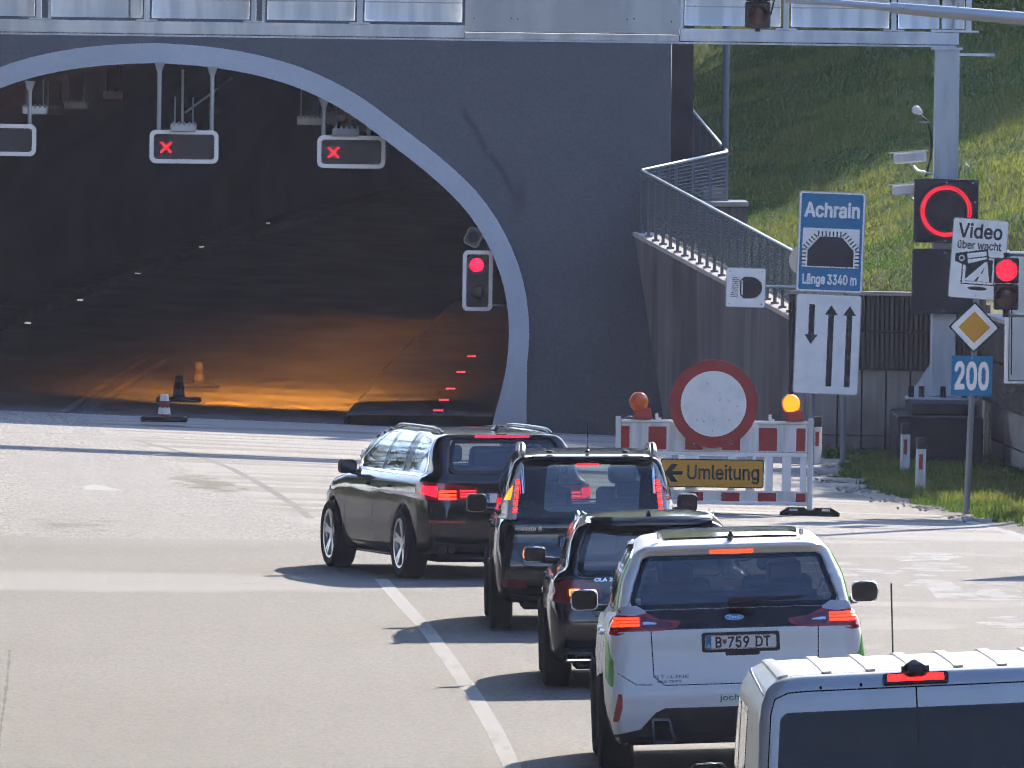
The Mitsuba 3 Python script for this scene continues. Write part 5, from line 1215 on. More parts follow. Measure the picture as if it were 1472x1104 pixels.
for v in ('left', 'right'):
    e.patch('side_window', smooth_poly(sw1, .03), v, 'black_glass', off=.003)
    e.window('side_window', sw2, v, 'glass_privacy', .03); e.window('side_window', sw3, v, 'glass_door', .03)
    e.patch('sill_cladding', [(.3, .24), (.28, .40), (.62, .42), (.62, .24)], v, 'black_plastic', off=.006); e.patch('sill_cladding', [(1.36, .24), (1.40, .36), (3.4, .36), (3.45, .24)], v, 'black_plastic', off=.006)
    e.seam('door_gap', [(1.22, 1.15), (1.30, .55), (1.45, .40)], v); e.seam('door_gap', [(2.08, 1.15), (2.10, .38)], v); e.seam('door_gap', [(3.2, 1.12), (3.3, .40)], v)
    e.seam('waist_trim', [(.65, 1.195), (1.25, 1.165), (2.08, 1.15), (3.35, 1.165)], v, .022, 'chrome', .004)
    for yy in (1.42, 2.26): e.patch('door_handle', smooth_poly([(yy, .985), (yy + .24, .985), (yy + .24, 1.02), (yy, 1.02)], .012), v, 'chrome', off=.03, skirt=.03)
    e.patch('green_film', smooth_poly([(.34, 1.20), (.44, 1.36), (.62, 1.57), (1.10, 1.62), (.92, 1.50), (.74, 1.34), (.62, 1.20)], .01), v, 'green_film', off=.008)
    e.patch('green_film', smooth_poly([(.10, .64), (.13, .84), (.22, .98), (.50, 1.03), (.62, 1.0), (.42, .88), (.26, .74)], .012), v, 'green_film', off=.006)
    e.patch('tail_light_side', smooth_poly([(.12, 1.02), (.12, 1.12), (.40, 1.155), (.52, 1.13), (.36, 1.06)], .015), v, 'red_lens', off=.008)
# black panel between the lights, lights, glow
e.patch('tailgate_panel', smooth_poly([(-.74, 1.155), (-.70, 1.195), (.70, 1.195), (.74, 1.155), (.60, 1.055), (-.60, 1.055)], .015), 'rear', 'black_glass', off=.005)
for sx in (-1, 1):
    f = (lambda q: q) if sx > 0 else mirror_poly
    e.patch('tail_light', smooth_poly(f([(.36, 1.105), (.52, 1.125), (.66, 1.20), (.80, 1.20), (.885, 1.15), (.90, 1.05), (.52, 1.05), (.40, 1.07)]), .014), 'rear', 'red_lens', off=.012)
    k = 'tail_light' if sx < 0 else 'tail_light_001'
    e.patch(k + '__upper_lens', smooth_poly(f([(.60, 1.175), (.68, 1.225), (.78, 1.22), (.87, 1.165), (.70, 1.155)]), .01), 'rear', 'clear_lens', off=.016)
    e.patch(k + '__dark_lens', smooth_poly(f([(.42, 1.085), (.50, 1.115), (.645, 1.15), (.645, 1.065), (.46, 1.066)]), .008), 'rear', 'red_dark_lens', off=.015)
    e.patch(k + '__chrome_strip', smooth_poly(f([(.50, 1.088), (.60, 1.105), (.64, 1.105), (.64, 1.088)]), .004), 'rear', 'chrome', off=.018)
    e.led_rows(k + '__glowing_lamp', f([(.665, 1.075), (.665, 1.145), (.83, 1.145), (.85, 1.075)]), 'rear', 3, (0.3447, 0.01108, 0.001847), off=.018, gap=.38)
    e.patch('rear_reflector', smooth_poly(f([(.83, .40), (.80, .50), (.80, .60), (.825, .60), (.845, .50), (.865, .40)]), .006), 'rear', 'red_lens', off=.008)
    0 and e.patch('bumper_crease', LineString(f([(.86, .62), (.74, .60), (.66, .52), (.62, .47), (0, .47)])).buffer(.006), 'rear', 'gap', off=.002, skirt=.004)
    # exhaust finisher in the lower bumper
    ex = Polygon(f([(.56, .175), (.50, .36), (.69, .365), (.735, .19)])).buffer(-.015).buffer(.015)
e.patch('lower_bumper', smooth_poly([(-.86, .15), (-.87, .30), (-.68, .34), (-.57, .46), (-.50, .49), (.50, .49), (.57, .46), (.68, .34), (.87, .30), (.86, .15)], .015), 'rear', 'black_plastic', off=.006)
for sx in (-1, 1):
    f = (lambda q: q) if sx > 0 else mirror_poly
    P_ex = Polygon(f([(.435, .255), (.47, .415), (.60, .42), (.595, .25)])).buffer(-.02).buffer(.02)
    e.patch('exhaust_tip', P_ex.difference(P_ex.buffer(-.016)), 'rear', 'chrome', off=.022, skirt=.03); e.patch('exhaust_opening', P_ex.buffer(-.017), 'rear', 'gap', off=.008)
e.seam('tailgate_gap', [(-.585, 1.05), (-.575, .72), (-.50, .655), (.50, .655), (.575, .72), (.585, 1.05)], 'rear', .007)
e.seam('bumper_gap', [(-.90, .80), (-.70, .665), (-.585, .66)], 'rear', .006); e.seam('bumper_gap', [(.90, .80), (.70, .665), (.585, .66)], 'rear', .006)
e.led_rows('high_brake_light', [(-.15, 1.586), (-.15, 1.618), (.15, 1.618), (.15, 1.586)], 'rear', 2, (0.3232, 0.01354, 0.003078), off=.012, gap=.3)
e.patch('handle_recess', smooth_poly([(-.20, .79), (.20, .79), (.17, .83), (-.17, .83)], .01), 'rear', 'gap', off=.002) if False else None
q_, _ = e.hit(1, -1, np.array([0.0]), np.array([.955]))
e.plate(q_[0, 1] - .012, .955, .04, [('B', -.155, .045), ('759', -.015, .15), ('DT', .155, .105)])
k_ = put('white_suv__license_plate__crest', text('♦', .03, .001, True, .028, -.113) if False else extr(Polygon([(-.127, .018), (-.127, -.004), (-.113, -.022), (-.099, -.004), (-.099, .018)]), .0012), 'sign_red', e.M @ frame_at((.04, q_[0, 1] - .012, .958)) @ tr(0, 0, .0006), smooth=False)
put('white_suv__license_plate__holder_strip', extr(rounded(.24, .03, .01), .01), 'black_plastic', e.M @ frame_at((.05, q_[0, 1] - .008, .872)), smooth=False)
ov = affinity.scale(Point(0, 0).buffer(1, quad_segs=12), .065, .027)
q2, _ = e.hit(1, -1, np.array([0.0]), np.array([1.125])); n2 = e.normal(q2)[0]
Mb = e.M @ frame_at(q2[0] + n2 * .006, pitch=-math.asin(n2[2]))
put('white_suv__oval_badge__rim', extr(ov.difference(ov.buffer(-.006)), .010), 'chrome', Mb, smooth=False); put('white_suv__oval_badge__field', extr(ov.buffer(-.0055), .006), 'sign_blue', Mb, smooth=False)
put('white_suv__oval_badge__script', heavy('Ford', .024, .001, .02, .078), 'chrome', Mb @ tr(0, -.010, .0062), smooth=False)
e.badge('model_lettering', 'ST-LINE', -.45, .705, .022, 'galv_dark', .24); e.badge('model_lettering', '4X4 TDCI', -.47, .675, .016, 'gap', .17)
e.badge('green_lettering', 'jochum', .0, .535, .040, 'green_text', .24)
bl = hull_spheres([((-.02, .18, 1.235), .022), ((.12, .16, 1.25), .016)]); e.part('rear_wiper', [bl, cyl((.0, .19, 1.24), (.44, .20, 1.26), .009, 6), bx(-.03, .48, .185, .205, 1.255, 1.275)], 'black_plastic')
for sx in (-1, 1):
    e.mirror(sx, 2.95, .905, 1.19, .195, .155, housing='paint_white' , trim='chrome')
e.patch('sunroof', smooth_poly([(-.47, .72), (-.50, 2.3), (.50, 2.3), (.47, .72)], .05), 'top', 'black_glass', off=.016, skirt=.03)
for sx in (-1, 1): e.part('spoiler_clip', bx(sx * .50 - .015, sx * .50 + .015, .62, .70, 1.70, 1.745, .006), 'chrome')
e.antenna_fin(.0, .58, 1.70, 'black_plastic')
e.wheel_set(.962, .24)
e.seats(2.45, 1.35, .78)
L('white_suv', 'white SUV with green side graphics and plate B 759 DT', 'car')

# ================================================================== black MPV
SM = 161.0; YM = FOC / SM; GM = np.array([at(846, 895, YM)[0], YM, 0]); GM[2] = float(gz(GM[0], YM))
m5 = Car('black_minivan', GM, math.radians(1.0), float(np.interp(YM, TY, TT)), 4.59, 1.75, 1.62,
    dict(side=curve([(.14, .30), (.02, .40), (.0, .58), (.04, .70), (.10, .80), (.12, 1.02), (3.4, 1.02), (4.05, .93), (4.42, .78), (4.57, .55), (4.5, .24), (3.7, .20), (.9, .22)], 2),
         rear=[(0, .20), (.74, .20), (.82, .32), (.868, .50), (.875, .72), (.855, .88), (.825, 1.0), (.80, 1.05), (0, 1.05)], plan=[(.76, .0), (.84, .2), (.87, .6), (.875, 2.3), (.865, 3.7), (.78, 4.3), (.5, 4.59)], k=.07),
    dict(side=curve([(.13, .85), (.13, 1.02), (.34, 1.50), (.22, 1.555), (.5, 1.595), (1.4, 1.62), (2.3, 1.61), (2.75, 1.52), (3.72, 1.0), (3.72, .85)], 2),
         rear=[(0, .8), (.84, .8), (.815, 1.02), (.74, 1.30), (.665, 1.50), (.60, 1.585), (.42, 1.612), (0, 1.62)], plan=[(.73, .1), (.80, .7), (.825, 2.2), (.80, 3.0), (.66, 3.76)], k=.09, kp=.11),
    wheels=[(.90, .325), (3.65, .325)], paint='paint_brown_black')
rw = [(-.665, .96), (-.56, 1.535), (.56, 1.535), (.665, .96)]
rwo = [(-.40, 1.07), (-.36, 1.49), (.43, 1.49), (.47, 1.36), (.45, 1.07)]
sw = [[(.58, 1.10), (.72, 1.43), (1.10, 1.49), (1.12, 1.06)], [(1.20, 1.06), (1.18, 1.50), (1.95, 1.515), (1.97, 1.05)], [(2.05, 1.05), (2.03, 1.51), (2.5, 1.49), (3.3, 1.08)]]
ws = [(-.73, 1.05), (-.60, 1.50), (.60, 1.50), (.73, 1.05)]
m5.cavity(.30, 3.3, .66); m5.cut_rear(rwo, 1.0); m5.cut_front(ws, 2.2)
for q in sw: m5.cut_side(Polygon(q).buffer(-.03).exterior.coords[:-1])
m5.body()
full = smooth_poly(rw, .05); op = smooth_poly(rwo, .05)
m5.patch('rear_window', op, 'rear', 'glass_tint', off=.003, sheet=True); m5.patch('rear_window__black_band', full.difference(op), 'rear', 'black_glass', off=.004, skirt=.015)
m5.window('windscreen', ws, 'front', 'glass_clear', .06)
for v in ('left', 'right'):
    for q, g in zip(sw, ('glass_privacy', 'glass_privacy', 'glass_tint')): m5.window('side_window', q, v, g, .03)
    for q in ([(1.15, 1.04), (1.2, .55), (1.3, .42)], [(2.0, 1.04), (2.02, .36)], [(3.15, 1.0), (3.2, .4)]): m5.seam('door_gap', q, v)
    m5.seam('rub_strip', [(1.3, .55), (3.2, .55)], v, .03, 'black_plastic', .008)
    for yy in (1.25, 2.15): m5.patch('door_handle', smooth_poly([(yy, .90), (yy + .2, .90), (yy + .2, .935), (yy, .935)], .012), v, 'paint_brown_black', off=.03, skirt=.03)
for sx in (-1, 1):
    f = (lambda q: q) if sx > 0 else mirror_poly
    k = 'tail_light' if sx < 0 else 'tail_light_001'
    m5.patch('tail_light', smooth_poly(f([(.64, 1.0), (.625, 1.18), (.60, 1.40), (.575, 1.535), (.625, 1.47), (.70, 1.26), (.775, 1.10), (.805, 1.0)]), .008), 'rear', 'clear_lens', off=.010)
    m5.led_rows(k + '__brake_strip', f([(.635, 1.05), (.605, 1.36), (.640, 1.36), (.675, 1.05)]), 'rear', 10, (0.3232, 0.007387, 0.003693), off=.014, gap=.42)
    if sx < 0: m5.led_rows(k + '__indicator', f([(.69, 1.17), (.675, 1.235), (.665, 1.30), (.695, 1.26), (.74, 1.17)]), 'rear', 6, (0.3447, 0.06771, 0.002462), off=.014, gap=.2)
    else: m5.patch(k + '__indicator', f([(.69, 1.17), (.675, 1.235), (.665, 1.30), (.695, 1.26), (.74, 1.17)]), 'rear', 'red_lens', off=.012)
    m5.patch('rear_reflector', smooth_poly(f([(.55, .39), (.55, .455), (.76, .465), (.77, .40)]), .012), 'rear', 'red_dark_lens', off=.008)
    m5.mirror(sx, 2.70, .865, 1.075, .185, .165)
    m5.rail(.585, .22, 2.5, .05, .022, 'chrome', sx)
    m5.part('rail_foot', hull_spheres([((sx * .59, .26, 1.60), .03), ((sx * .585, .40, 1.645), .034), ((sx * .585, .62, 1.655), .03)]), 'chrome', 45)
    m5.part('washer_nozzle', hull_spheres([((sx * .34, .42, 1.60), (.035, .03, .012))]), 'paint_black')
    m5.seam('bumper_gap', f([(.87, .66), (.70, .66), (.60, .62)]), 'rear', .008)
    m5.seam('tailgate_gap', f([(.66, .97), (.64, .80), (.58, .60), (.50, .58), (0, .58)]), 'rear', .008)
m5.seam('light_gap', [(-.82, .985), (-.62, .975)], 'rear', .014); m5.seam('light_gap', [(.82, .985), (.62, .975)], 'rear', .014)
m5.led_rows('high_brake_light', [(-.10, 1.475), (-.10, 1.50), (.10, 1.50), (.10, 1.475)], 'rear', 1, (0.3016, 0.003693, 0.006156), off=.012, gap=.1)
m5.part('high_brake_light_lip', bx(-.5, .5, .27, .30, 1.555, 1.563), 'gap')
m5.badge('model_lettering', 'mazda 5', -.535, .905, .030, 'chrome', .235, .2)
q_, _ = m5.hit(1, -1, np.array([0.0]), np.array([.79])); m5.plate(q_[0, 1] - .012, .79, 0)
m5.patch('lower_bumper', smooth_poly([(-.72, .215), (-.70, .33), (.70, .33), (.72, .215)], .03), 'rear', 'black_plastic', off=.006)
m5.part('aerial', cyl((0, .47, 1.60), (0, .40, 1.86), .004, 6), 'black_plastic'); m5.part('aerial_base', hull_spheres([((0, .47, 1.605), (.022, .035, .016))]), 'black_plastic')
for y in (.75, 1.15, 1.6, 2.0):
    pass
m5.seam('roof_strip', [(-.36, .5), (-.36, 2.4)], 'top', .012); m5.seam('roof_strip', [(.36, .5), (.36, 2.4)], 'top', .012)
m5.part('underbody', bx(-.6, .6, .3, 4.2, .19, .26, .03), 'black_matt')
m5.part('exhaust_pipe', cyl((.45, .03, .26), (.45, .3, .26), .03, 12), 'galv_dark')
m5.wheel_set(.872, .205, spokes=7, twin=False)
m5.seats(2.15, .95, .66, rear_h=.50)
L('black_minivan', 'black minivan with tall narrow tail lights and roof rails', 'car')

# ================================================================== dark hatch wagon with blinking left light
SC = 175.7; YC = FOC / SC; GC = np.array([at(939, 977, YC)[0], YC, 0]); GC[2] = float(gz(GC[0], YC))
cl = Car('black_shooting_brake', GC, math.radians(.6), float(np.interp(YC, TY, TT)), 4.64, 1.79, 1.44,
    dict(side=curve([(.16, .26), (.03, .36), (.0, .55), (.05, .70), (.10, .80), (.12, .93), (.30, 1.0), (3.2, .97), (4.0, .88), (4.45, .74), (4.63, .50), (4.55, .20), (3.7, .17), (1.0, .18)], 2),
         rear=[(0, .17), (.78, .17), (.85, .30), (.885, .48), (.892, .66), (.87, .80), (.83, .90), (.76, .98), (.70, 1.0), (0, 1.0)], plan=[(.74, .0), (.85, .22), (.885, .6), (.89, 2.3), (.88, 3.8), (.78, 4.35), (.5, 4.64)], k=.09),
    dict(side=curve([(.14, .85), (.18, .98), (.66, 1.315), (.54, 1.355), (.8, 1.385), (1.5, 1.425), (2.2, 1.435), (2.7, 1.36), (3.6, .98), (3.6, .85)], 2),
         rear=[(0, .8), (.78, .8), (.745, .98), (.665, 1.20), (.60, 1.31), (.51, 1.385), (.34, 1.425), (0, 1.44)], plan=[(.71, .06), (.75, .8), (.76, 2.2), (.74, 3.0), (.62, 3.62)], k=.10, kp=.14),
    wheels=[(.95, .325), (3.68, .325)], paint='paint_navy_black')
rw = [(-.60, .93), (-.575, 1.10), (-.50, 1.31), (.50, 1.31), (.575, 1.10), (.60, .93)]
sw = [[(.95, 1.06), (1.15, 1.27), (1.5, 1.30), (1.35, 1.02)], [(1.42, 1.02), (1.55, 1.31), (2.0, 1.32), (2.02, .99)], [(2.1, .99), (2.08, 1.32), (2.5, 1.28), (3.2, 1.0)]]
ws = [(-.66, 1.0), (-.53, 1.34), (.53, 1.34), (.66, 1.0)]
cl.cavity(.4, 3.2, .60); cl.cut_rear(rw, 1.1); cl.cut_front(ws, 2.2)
for q in sw[1:]: cl.cut_side(Polygon(q).buffer(-.03).exterior.coords[:-1])
cl.body()
cl.window('rear_window', rw, 'rear', 'glass_privacy', .06, .04); cl.window('windscreen', ws, 'front', 'glass_clear', .06)
for v in ('left', 'right'):
    cl.patch('side_window', smooth_poly(sw[0], .03), v, 'black_glass', off=.003)
    for q in sw[1:]: cl.window('side_window', q, v, 'glass_privacy', .03)
    cl.seam('window_trim', [(.92, 1.05), (1.15, 1.285), (1.6, 1.325), (2.1, 1.335), (2.5, 1.295), (3.22, .99)], v, .014, 'black_plastic', .005)
    for q in ([(1.4, 1.0), (1.3, .55), (1.42, .36)], [(2.05, .97), (2.07, .32)], [(3.15, .95), (3.2, .35)]): cl.seam('door_gap', q, v)
    for yy in (1.45, 2.25): cl.patch('door_handle', smooth_poly([(yy, .86), (yy + .22, .86), (yy + .22, .89), (yy, .89)], .012), v, 'paint_navy_black', off=.03, skirt=.03)
    cl.patch('tail_light_side', smooth_poly([(.09, .76), (.12, .87), (.40, .90), (.46, .86), (.30, .78)], .02), v, 'red_dark_lens', off=.008)
for sx in (-1, 1):
    f = (lambda q: q) if sx > 0 else mirror_poly
    k = 'tail_light' if sx < 0 else 'tail_light_001'
    cl.patch('tail_light', smooth_poly(f([(.40, .74), (.42, .86), (.56, .90), (.72, .895), (.83, .83), (.84, .74), (.70, .70)]), .025), 'rear', 'red_dark_lens', off=.010)
    cl.patch(k + '__indicator', smooth_poly(f([(.585, .765), (.585, .825), (.675, .825), (.675, .765)]), .008), 'rear', 'glow_base' if sx < 0 else 'amber_lens', off=.014, emit=(0.3447, 0.0554, 0.001231) if sx < 0 else None)
    cl.patch(k + '__reverse_lens', smooth_poly(f([(.60, .715), (.60, .745), (.66, .745), (.66, .715)]), .006), 'rear', 'clear_lens', off=.014)
    cl.mirror(sx, 2.72, .83, 1.03, .19, .125, glow=(0.3232, 0.06156, 0.006156) if sx < 0 else False, trim='chrome')
    cl.patch('exhaust_tip', (lambda P: P.difference(P.buffer(-.014)))(smooth_poly(f([(.46, .235), (.50, .305), (.70, .315), (.72, .235)]), .02)), 'rear', 'chrome', off=.02, skirt=.03)
cl.patch('roof_spoiler', smooth_poly([(-.52, 1.335), (-.50, 1.365), (.50, 1.365), (.52, 1.335)], .008), 'rear', 'paint_navy_black', off=.03, skirt=.04)
cl.patch('high_brake_light', smooth_poly([(-.30, 1.322), (-.30, 1.336), (.30, 1.336), (.30, 1.322)], .004), 'rear', 'red_dark_lens', off=.014)
cl.badge('model_lettering', 'CLA 220', -.355, .885, .027, 'chrome', .22, .05)
cl.patch('roof_gap', LineString([(-.50, .75), (-.52, 2.4)]).buffer(.006), 'top', 'gap', off=.002, skirt=.004); cl.patch('roof_gap', LineString([(.50, .75), (.52, 2.4)]).buffer(.006), 'top', 'gap', off=.002, skirt=.004)
cl.patch('lower_bumper', smooth_poly([(-.74, .18), (-.72, .34), (-.40, .36), (.40, .36), (.72, .34), (.74, .18)], .03), 'rear', 'black_plastic', off=.005)
cl.seam('tailgate_gap', [(-.60, .90), (-.52, .72), (-.46, .60), (.46, .60), (.52, .72), (.60, .90)], 'rear', .008)
cl.seam('bumper_gap', [(-.885, .70), (-.6, .66)], 'rear', .008); cl.seam('bumper_gap', [(.885, .70), (.6, .66)], 'rear', .008)
cl.part('rear_wiper', [bx(-.02, .42, .30, .32, 1.035, 1.05), hull_spheres([((0, .26, 1.0), .02), ((.05, .28, 1.02), .014)])], 'black_plastic')
q_, _ = cl.hit(1, -1, np.array([0.0]), np.array([.80])); cl.plate(q_[0, 1] - .012, .80, 0)
cl.antenna_fin(0, .95, 1.39, 'black_plastic')
cl.part('underbody', bx(-.65, .65, .3, 4.2, .16, .24, .03), 'black_matt')
cl.wheel_set(.89, .235, spokes=5)
cl.seats(2.2, 1.2, .56, rear_h=.50)
L('black_shooting_brake', 'low dark estate car with its left amber indicator lit, between minivan and white SUV', 'car')

# ================================================================== dark estate turning left at the head of the queue
SB_ = 148.0; YB = FOC / SB_; yawB = math.radians(14.0)
PB = np.array([at(735, 820, YB)[0], YB, 0]); PB[2] = float(gz(PB[0], YB))
b5 = Car('black_estate', PB, yawB, float(np.interp(YB, TY, TT)), 4.91, 1.86, 1.47,
    dict(side=curve([(.14, .28), (.02, .38), (.0, .60), (.03, .72), (.07, .82), (.09, .98), (.3, 1.03), (3.25, .985), (4.0, .885), (4.5, .755), (4.82, .58), (4.88, .42), (4.8, .22), (3.9, .18), (1.0, .20)], 2),
         rear=[(0, .18), (.80, .18), (.87, .32), (.915, .50), (.93, .70), (.915, .84), (.885, .95), (.82, 1.03), (.75, 1.05), (0, 1.05)], plan=[(.64, .0), (.80, .10), (.89, .36), (.93, 2.4), (.905, 3.9), (.80, 4.45), (.48, 4.89)], k=.08),
    dict(side=curve([(.10, .85), (.13, 1.02), (.46, 1.375), (.34, 1.41), (.62, 1.435), (1.5, 1.465), (2.3, 1.46), (2.8, 1.38), (3.65, 1.0), (3.65, .85)], 2),
         rear=[(0, .8), (.84, .8), (.805, 1.01), (.695, 1.26), (.625, 1.375), (.555, 1.432), (.40, 1.46), (0, 1.47)], plan=[(.72, .1), (.80, .7), (.825, 2.3), (.80, 3.0), (.66, 3.68)], k=.09, kp=.12),
    wheels=[(.88, .335), (3.85, .335)], paint='paint_brown_black')
rw = [(-.60, 1.03), (-.50, 1.355), (.50, 1.355), (.60, 1.03)]
sw = [[(.52, 1.02), (.47, 1.12), (.62, 1.34), (1.10, 1.39), (1.05, 1.015)], [(1.13, 1.015), (1.20, 1.395), (1.34, 1.40), (1.26, 1.013)], [(1.30, 1.013), (1.40, 1.405), (2.03, 1.41), (2.06, 1.01)], [(2.13, 1.01), (2.11, 1.41), (2.42, 1.39), (3.24, 1.01)]]
ws = [(-.72, 1.03), (-.59, 1.37), (.59, 1.37), (.72, 1.03)]
b5.cavity(.30, 3.25, .70); b5.cut_rear(rw, 1.0); b5.cut_front(ws, 2.2)
for q in sw[2:]: b5.cut_side(Polygon(q).buffer(-.025).exterior.coords[:-1])
b5.cut_side(Polygon(sw[0]).buffer(-.03).exterior.coords[:-1])
b5.body()
b5.window('rear_window', rw, 'rear', 'glass_tint', .06, .035); b5.window('windscreen', ws, 'front', 'glass_clear', .06)
out = smooth_poly([(.44, 1.0), (.41, 1.12), (.58, 1.37), (1.12, 1.418), (2.12, 1.434), (2.44, 1.415), (3.30, 1.0)], .04)
for v in ('left', 'right'):
    b5.patch('window_chrome', out.difference(out.buffer(-.02)), v, 'chrome', off=.009, skirt=.012)
    b5.patch('window_pillar', out.buffer(-.016).difference(shapely.union_all([Polygon(q) for q in sw])), v, 'black_glass', off=.004, skirt=.01)
    for q, g in zip(sw, ('glass_privacy', 'glass_privacy', 'glass_privacy', 'glass_door')):
        if q is sw[1]: b5.patch('side_window', smooth_poly(q, .01), v, 'black_glass', off=.003)
        else: b5.window('side_window', q, v, g, .02, .012)
    for q in ([(1.15, 1.0), (1.30, .62), (1.45, .36)], [(2.08, 1.0), (2.12, .33)], [(3.25, .97), (3.32, .36)]): b5.seam('door_gap', q, v)
    b5.seam('sill_line', [(1.3, .30), (3.4, .30)], v, .014)
    for yy in (1.42, 2.30): b5.patch('door_handle', smooth_poly([(yy, .865), (yy + .22, .865), (yy + .22, .90), (yy, .90)], .012), v, 'paint_brown_black', off=.032, skirt=.035)
    b5.patch('tail_light_side', smooth_poly([(.05, .80), (.06, .93), (.20, .955), (.42, .90), (.36, .83), (.16, .80)], .02), v, 'red_lens', off=.010)
    b5.patch('side_marker', smooth_poly([(4.32, .70), (4.42, .70), (4.42, .745), (4.32, .745)], .006), v, 'clear_lens', off=.006)
for sx in (-1, 1):
    f = (lambda q: q) if sx > 0 else mirror_poly
    k = 'tail_light' if sx < 0 else 'tail_light_001'
    b5.patch('tail_light', smooth_poly(f([(.32, .80), (.32, .90), (.58, .935), (.88, .95), (.90, .86), (.86, .78), (.60, .765)]), .02), 'rear', 'red_lens', off=.010)
    b5.led_rows(k + '__glowing_lamp', f([(.54, .775), (.54, .875), (.70, .88), (.715, .785)]), 'rear', 3, (0.3447, 0.01108, 0.002462), off=.016, gap=.4)
    b5.led_rows(k + '__inner_lamp', f([(.345, .81), (.345, .88), (.50, .885), (.50, .80)]), 'rear', 3, (.22, .004, .006), off=.015, gap=.45)
    b5.patch(k + '__lit_corner', smooth_poly(f([(.725, .80), (.715, .91), (.83, .915), (.84, .84)]), .012), 'rear', 'glow_base', off=.016, emit=(0.2462, 0.001847, 0.006156))
    b5.patch('rear_reflector', smooth_poly(f([(.45, .555), (.45, .578), (.80, .585), (.80, .562)]), .005), 'rear', 'red_lens', off=.008)
    b5.mirror(sx, 2.84, .865, 1.03, .185, .14)
    b5.rail(.55, .62, 2.6, .04, .019, 'black_glass', sx)
    b5.part('exhaust_tip', [cyl((sx * .58, .06, .30), (sx * .58, .3, .30), .04, 14), cyl((sx * .67, .06, .30), (sx * .67, .3, .30), .04, 14)], 'black_plastic')
b5.led_rows('high_brake_light', [(-.27, 1.378), (-.27, 1.40), (.27, 1.40), (.27, 1.378)], 'rear', 1, (0.2801, 0.003078, 0.01231), off=.016, gap=.1)
b5.seam('tailgate_gap', [(-.64, 1.0), (-.57, .76), (-.55, .66), (.55, .66), (.57, .76), (.64, 1.0)], 'rear', .008)
b5.seam('boot_trim', [(-.33, .695), (.33, .695)], 'rear', .022, 'chrome', .02)
b5.patch('lower_bumper', smooth_poly([(-.78, .19), (-.76, .36), (.76, .36), (.78, .19)], .03), 'rear', 'black_plastic', off=.006)
q_, _ = b5.hit(1, -1, np.array([0.0]), np.array([.80])); b5.plate(q_[0, 1] - .012, .80, 0)
b5.antenna_fin(.05, .85, 1.445); b5.part('underbody', bx(-.68, .68, .3, 4.4, .17, .25, .03), 'black_matt')
b5.wheel_set(.925, .235, spokes=5)
b5.seats(2.35, 1.15, .66, rear_h=.46)
L('black_estate', 'dark estate car turning left at the head of the queue', 'car')

# ================================================================== silver van, roof and rear top in view
SV = 264.0; YV = FOC / SV; tV = float(np.interp(YV, TY, TT))
GV = np.array([at(1347, 960, YV)[0], YV, 0]); GV[2] = float(gz(GV[0], YV))
vn = Car('silver_van', GV, math.radians(.9), tV, 4.95, 1.93, 1.99,
    dict(side=curve([(.12, .32), (.02, .40), (.0, .56), (.05, .62), (.05, 1.05), (.17, 1.80), (.23, 1.90), (.42, 1.925), (3.2, 1.885), (3.6, 1.79), (4.2, 1.15), (4.7, 1.02), (4.92, .72), (4.88, .28), (1.0, .24)], 2),
         rear=[(0, .24), (.86, .24), (.93, .42), (.952, .70), (.955, 1.0), (.935, 1.15), (.865, 1.72), (.82, 1.83), (.74, 1.90), (.60, 1.93), (0, 1.945)], plan=[(.86, .0), (.94, .16), (.96, .6), (.965, 3.2), (.94, 4.4), (.6, 4.95)], k=.06, kp=.10),
    None, wheels=[(1.0, .335), (4.0, .335)], paint='paint_silver')
rwl = [(-.745, 1.06), (-.675, 1.70), (-.006, 1.70), (-.006, 1.06)]; rwr = mirror_poly(rwl)
sw = [[(1.9, 1.08), (1.9, 1.66), (3.0, 1.66), (3.0, 1.08)], [(3.1, 1.08), (3.1, 1.66), (3.55, 1.66), (4.05, 1.1)]]
ws = [(-.82, 1.15), (-.74, 1.80), (.74, 1.80), (.82, 1.15)]
vn.cavity(.2, 3.6, .55, .05)
vn.cut_front(ws, 3.3)
for q in sw: vn.cut_side(Polygon(q).buffer(-.03).exterior.coords[:-1])
vn.body()
vn.patch('rear_window', smooth_poly([(-.81, 1.06), (-.748, 1.705), (.748, 1.705), (.81, 1.06)], .06), 'rear', 'van_glass', off=.004)
vn.seam('rear_window_split', [(0, 1.06), (0, 1.70)], 'rear', .006, 'gap', .006)
vn.window('windscreen', ws, 'front', 'glass_clear', .06)
for v in ('left', 'right'):
    for q in sw: vn.window('side_window', q, v, 'glass_tint', .05)
    vn.seam('rain_gutter', [(.26, 1.80), (3.4, 1.83)], v, .012, 'galv_dark', .002)
    vn.seam('body_line', [(.2, .95), (3.6, .98)], v, .012)
    vn.patch('tail_light', smooth_poly([(.07, .75), (.10, 1.25), (.20, 1.25), (.20, .75)], .02), v, 'red_lens', off=.01)
for sx in (-1, 1):
    f = (lambda q: q) if sx > 0 else mirror_poly
    vn.patch('tail_light', smooth_poly(f([(.875, .72), (.87, 1.25), (.94, 1.22), (.955, .72)]), .02), 'rear', 'red_lens', off=.012)
    vn.patch('marker_light', smooth_poly(f([(.83, 1.80), (.815, 1.84), (.845, 1.845), (.86, 1.80)]), .006), 'rear', 'red_lens', off=.010)
    vn.mirror(sx, 3.55, .965, 1.16, .20, .27, housing='black_plastic', trim='galv')
vn.seam('door_gap', [(-.86, .60), (-.86, 1.10), (-.80, 1.70), (-.775, 1.78), (-.70, 1.812), (-.6, 1.817), (.6, 1.817), (.70, 1.812), (.775, 1.78), (.80, 1.70), (.86, 1.10), (.86, .60)], 'rear', .007)
vn.seam('door_gap', [(0, .60), (0, 1.815)], 'rear', .009)
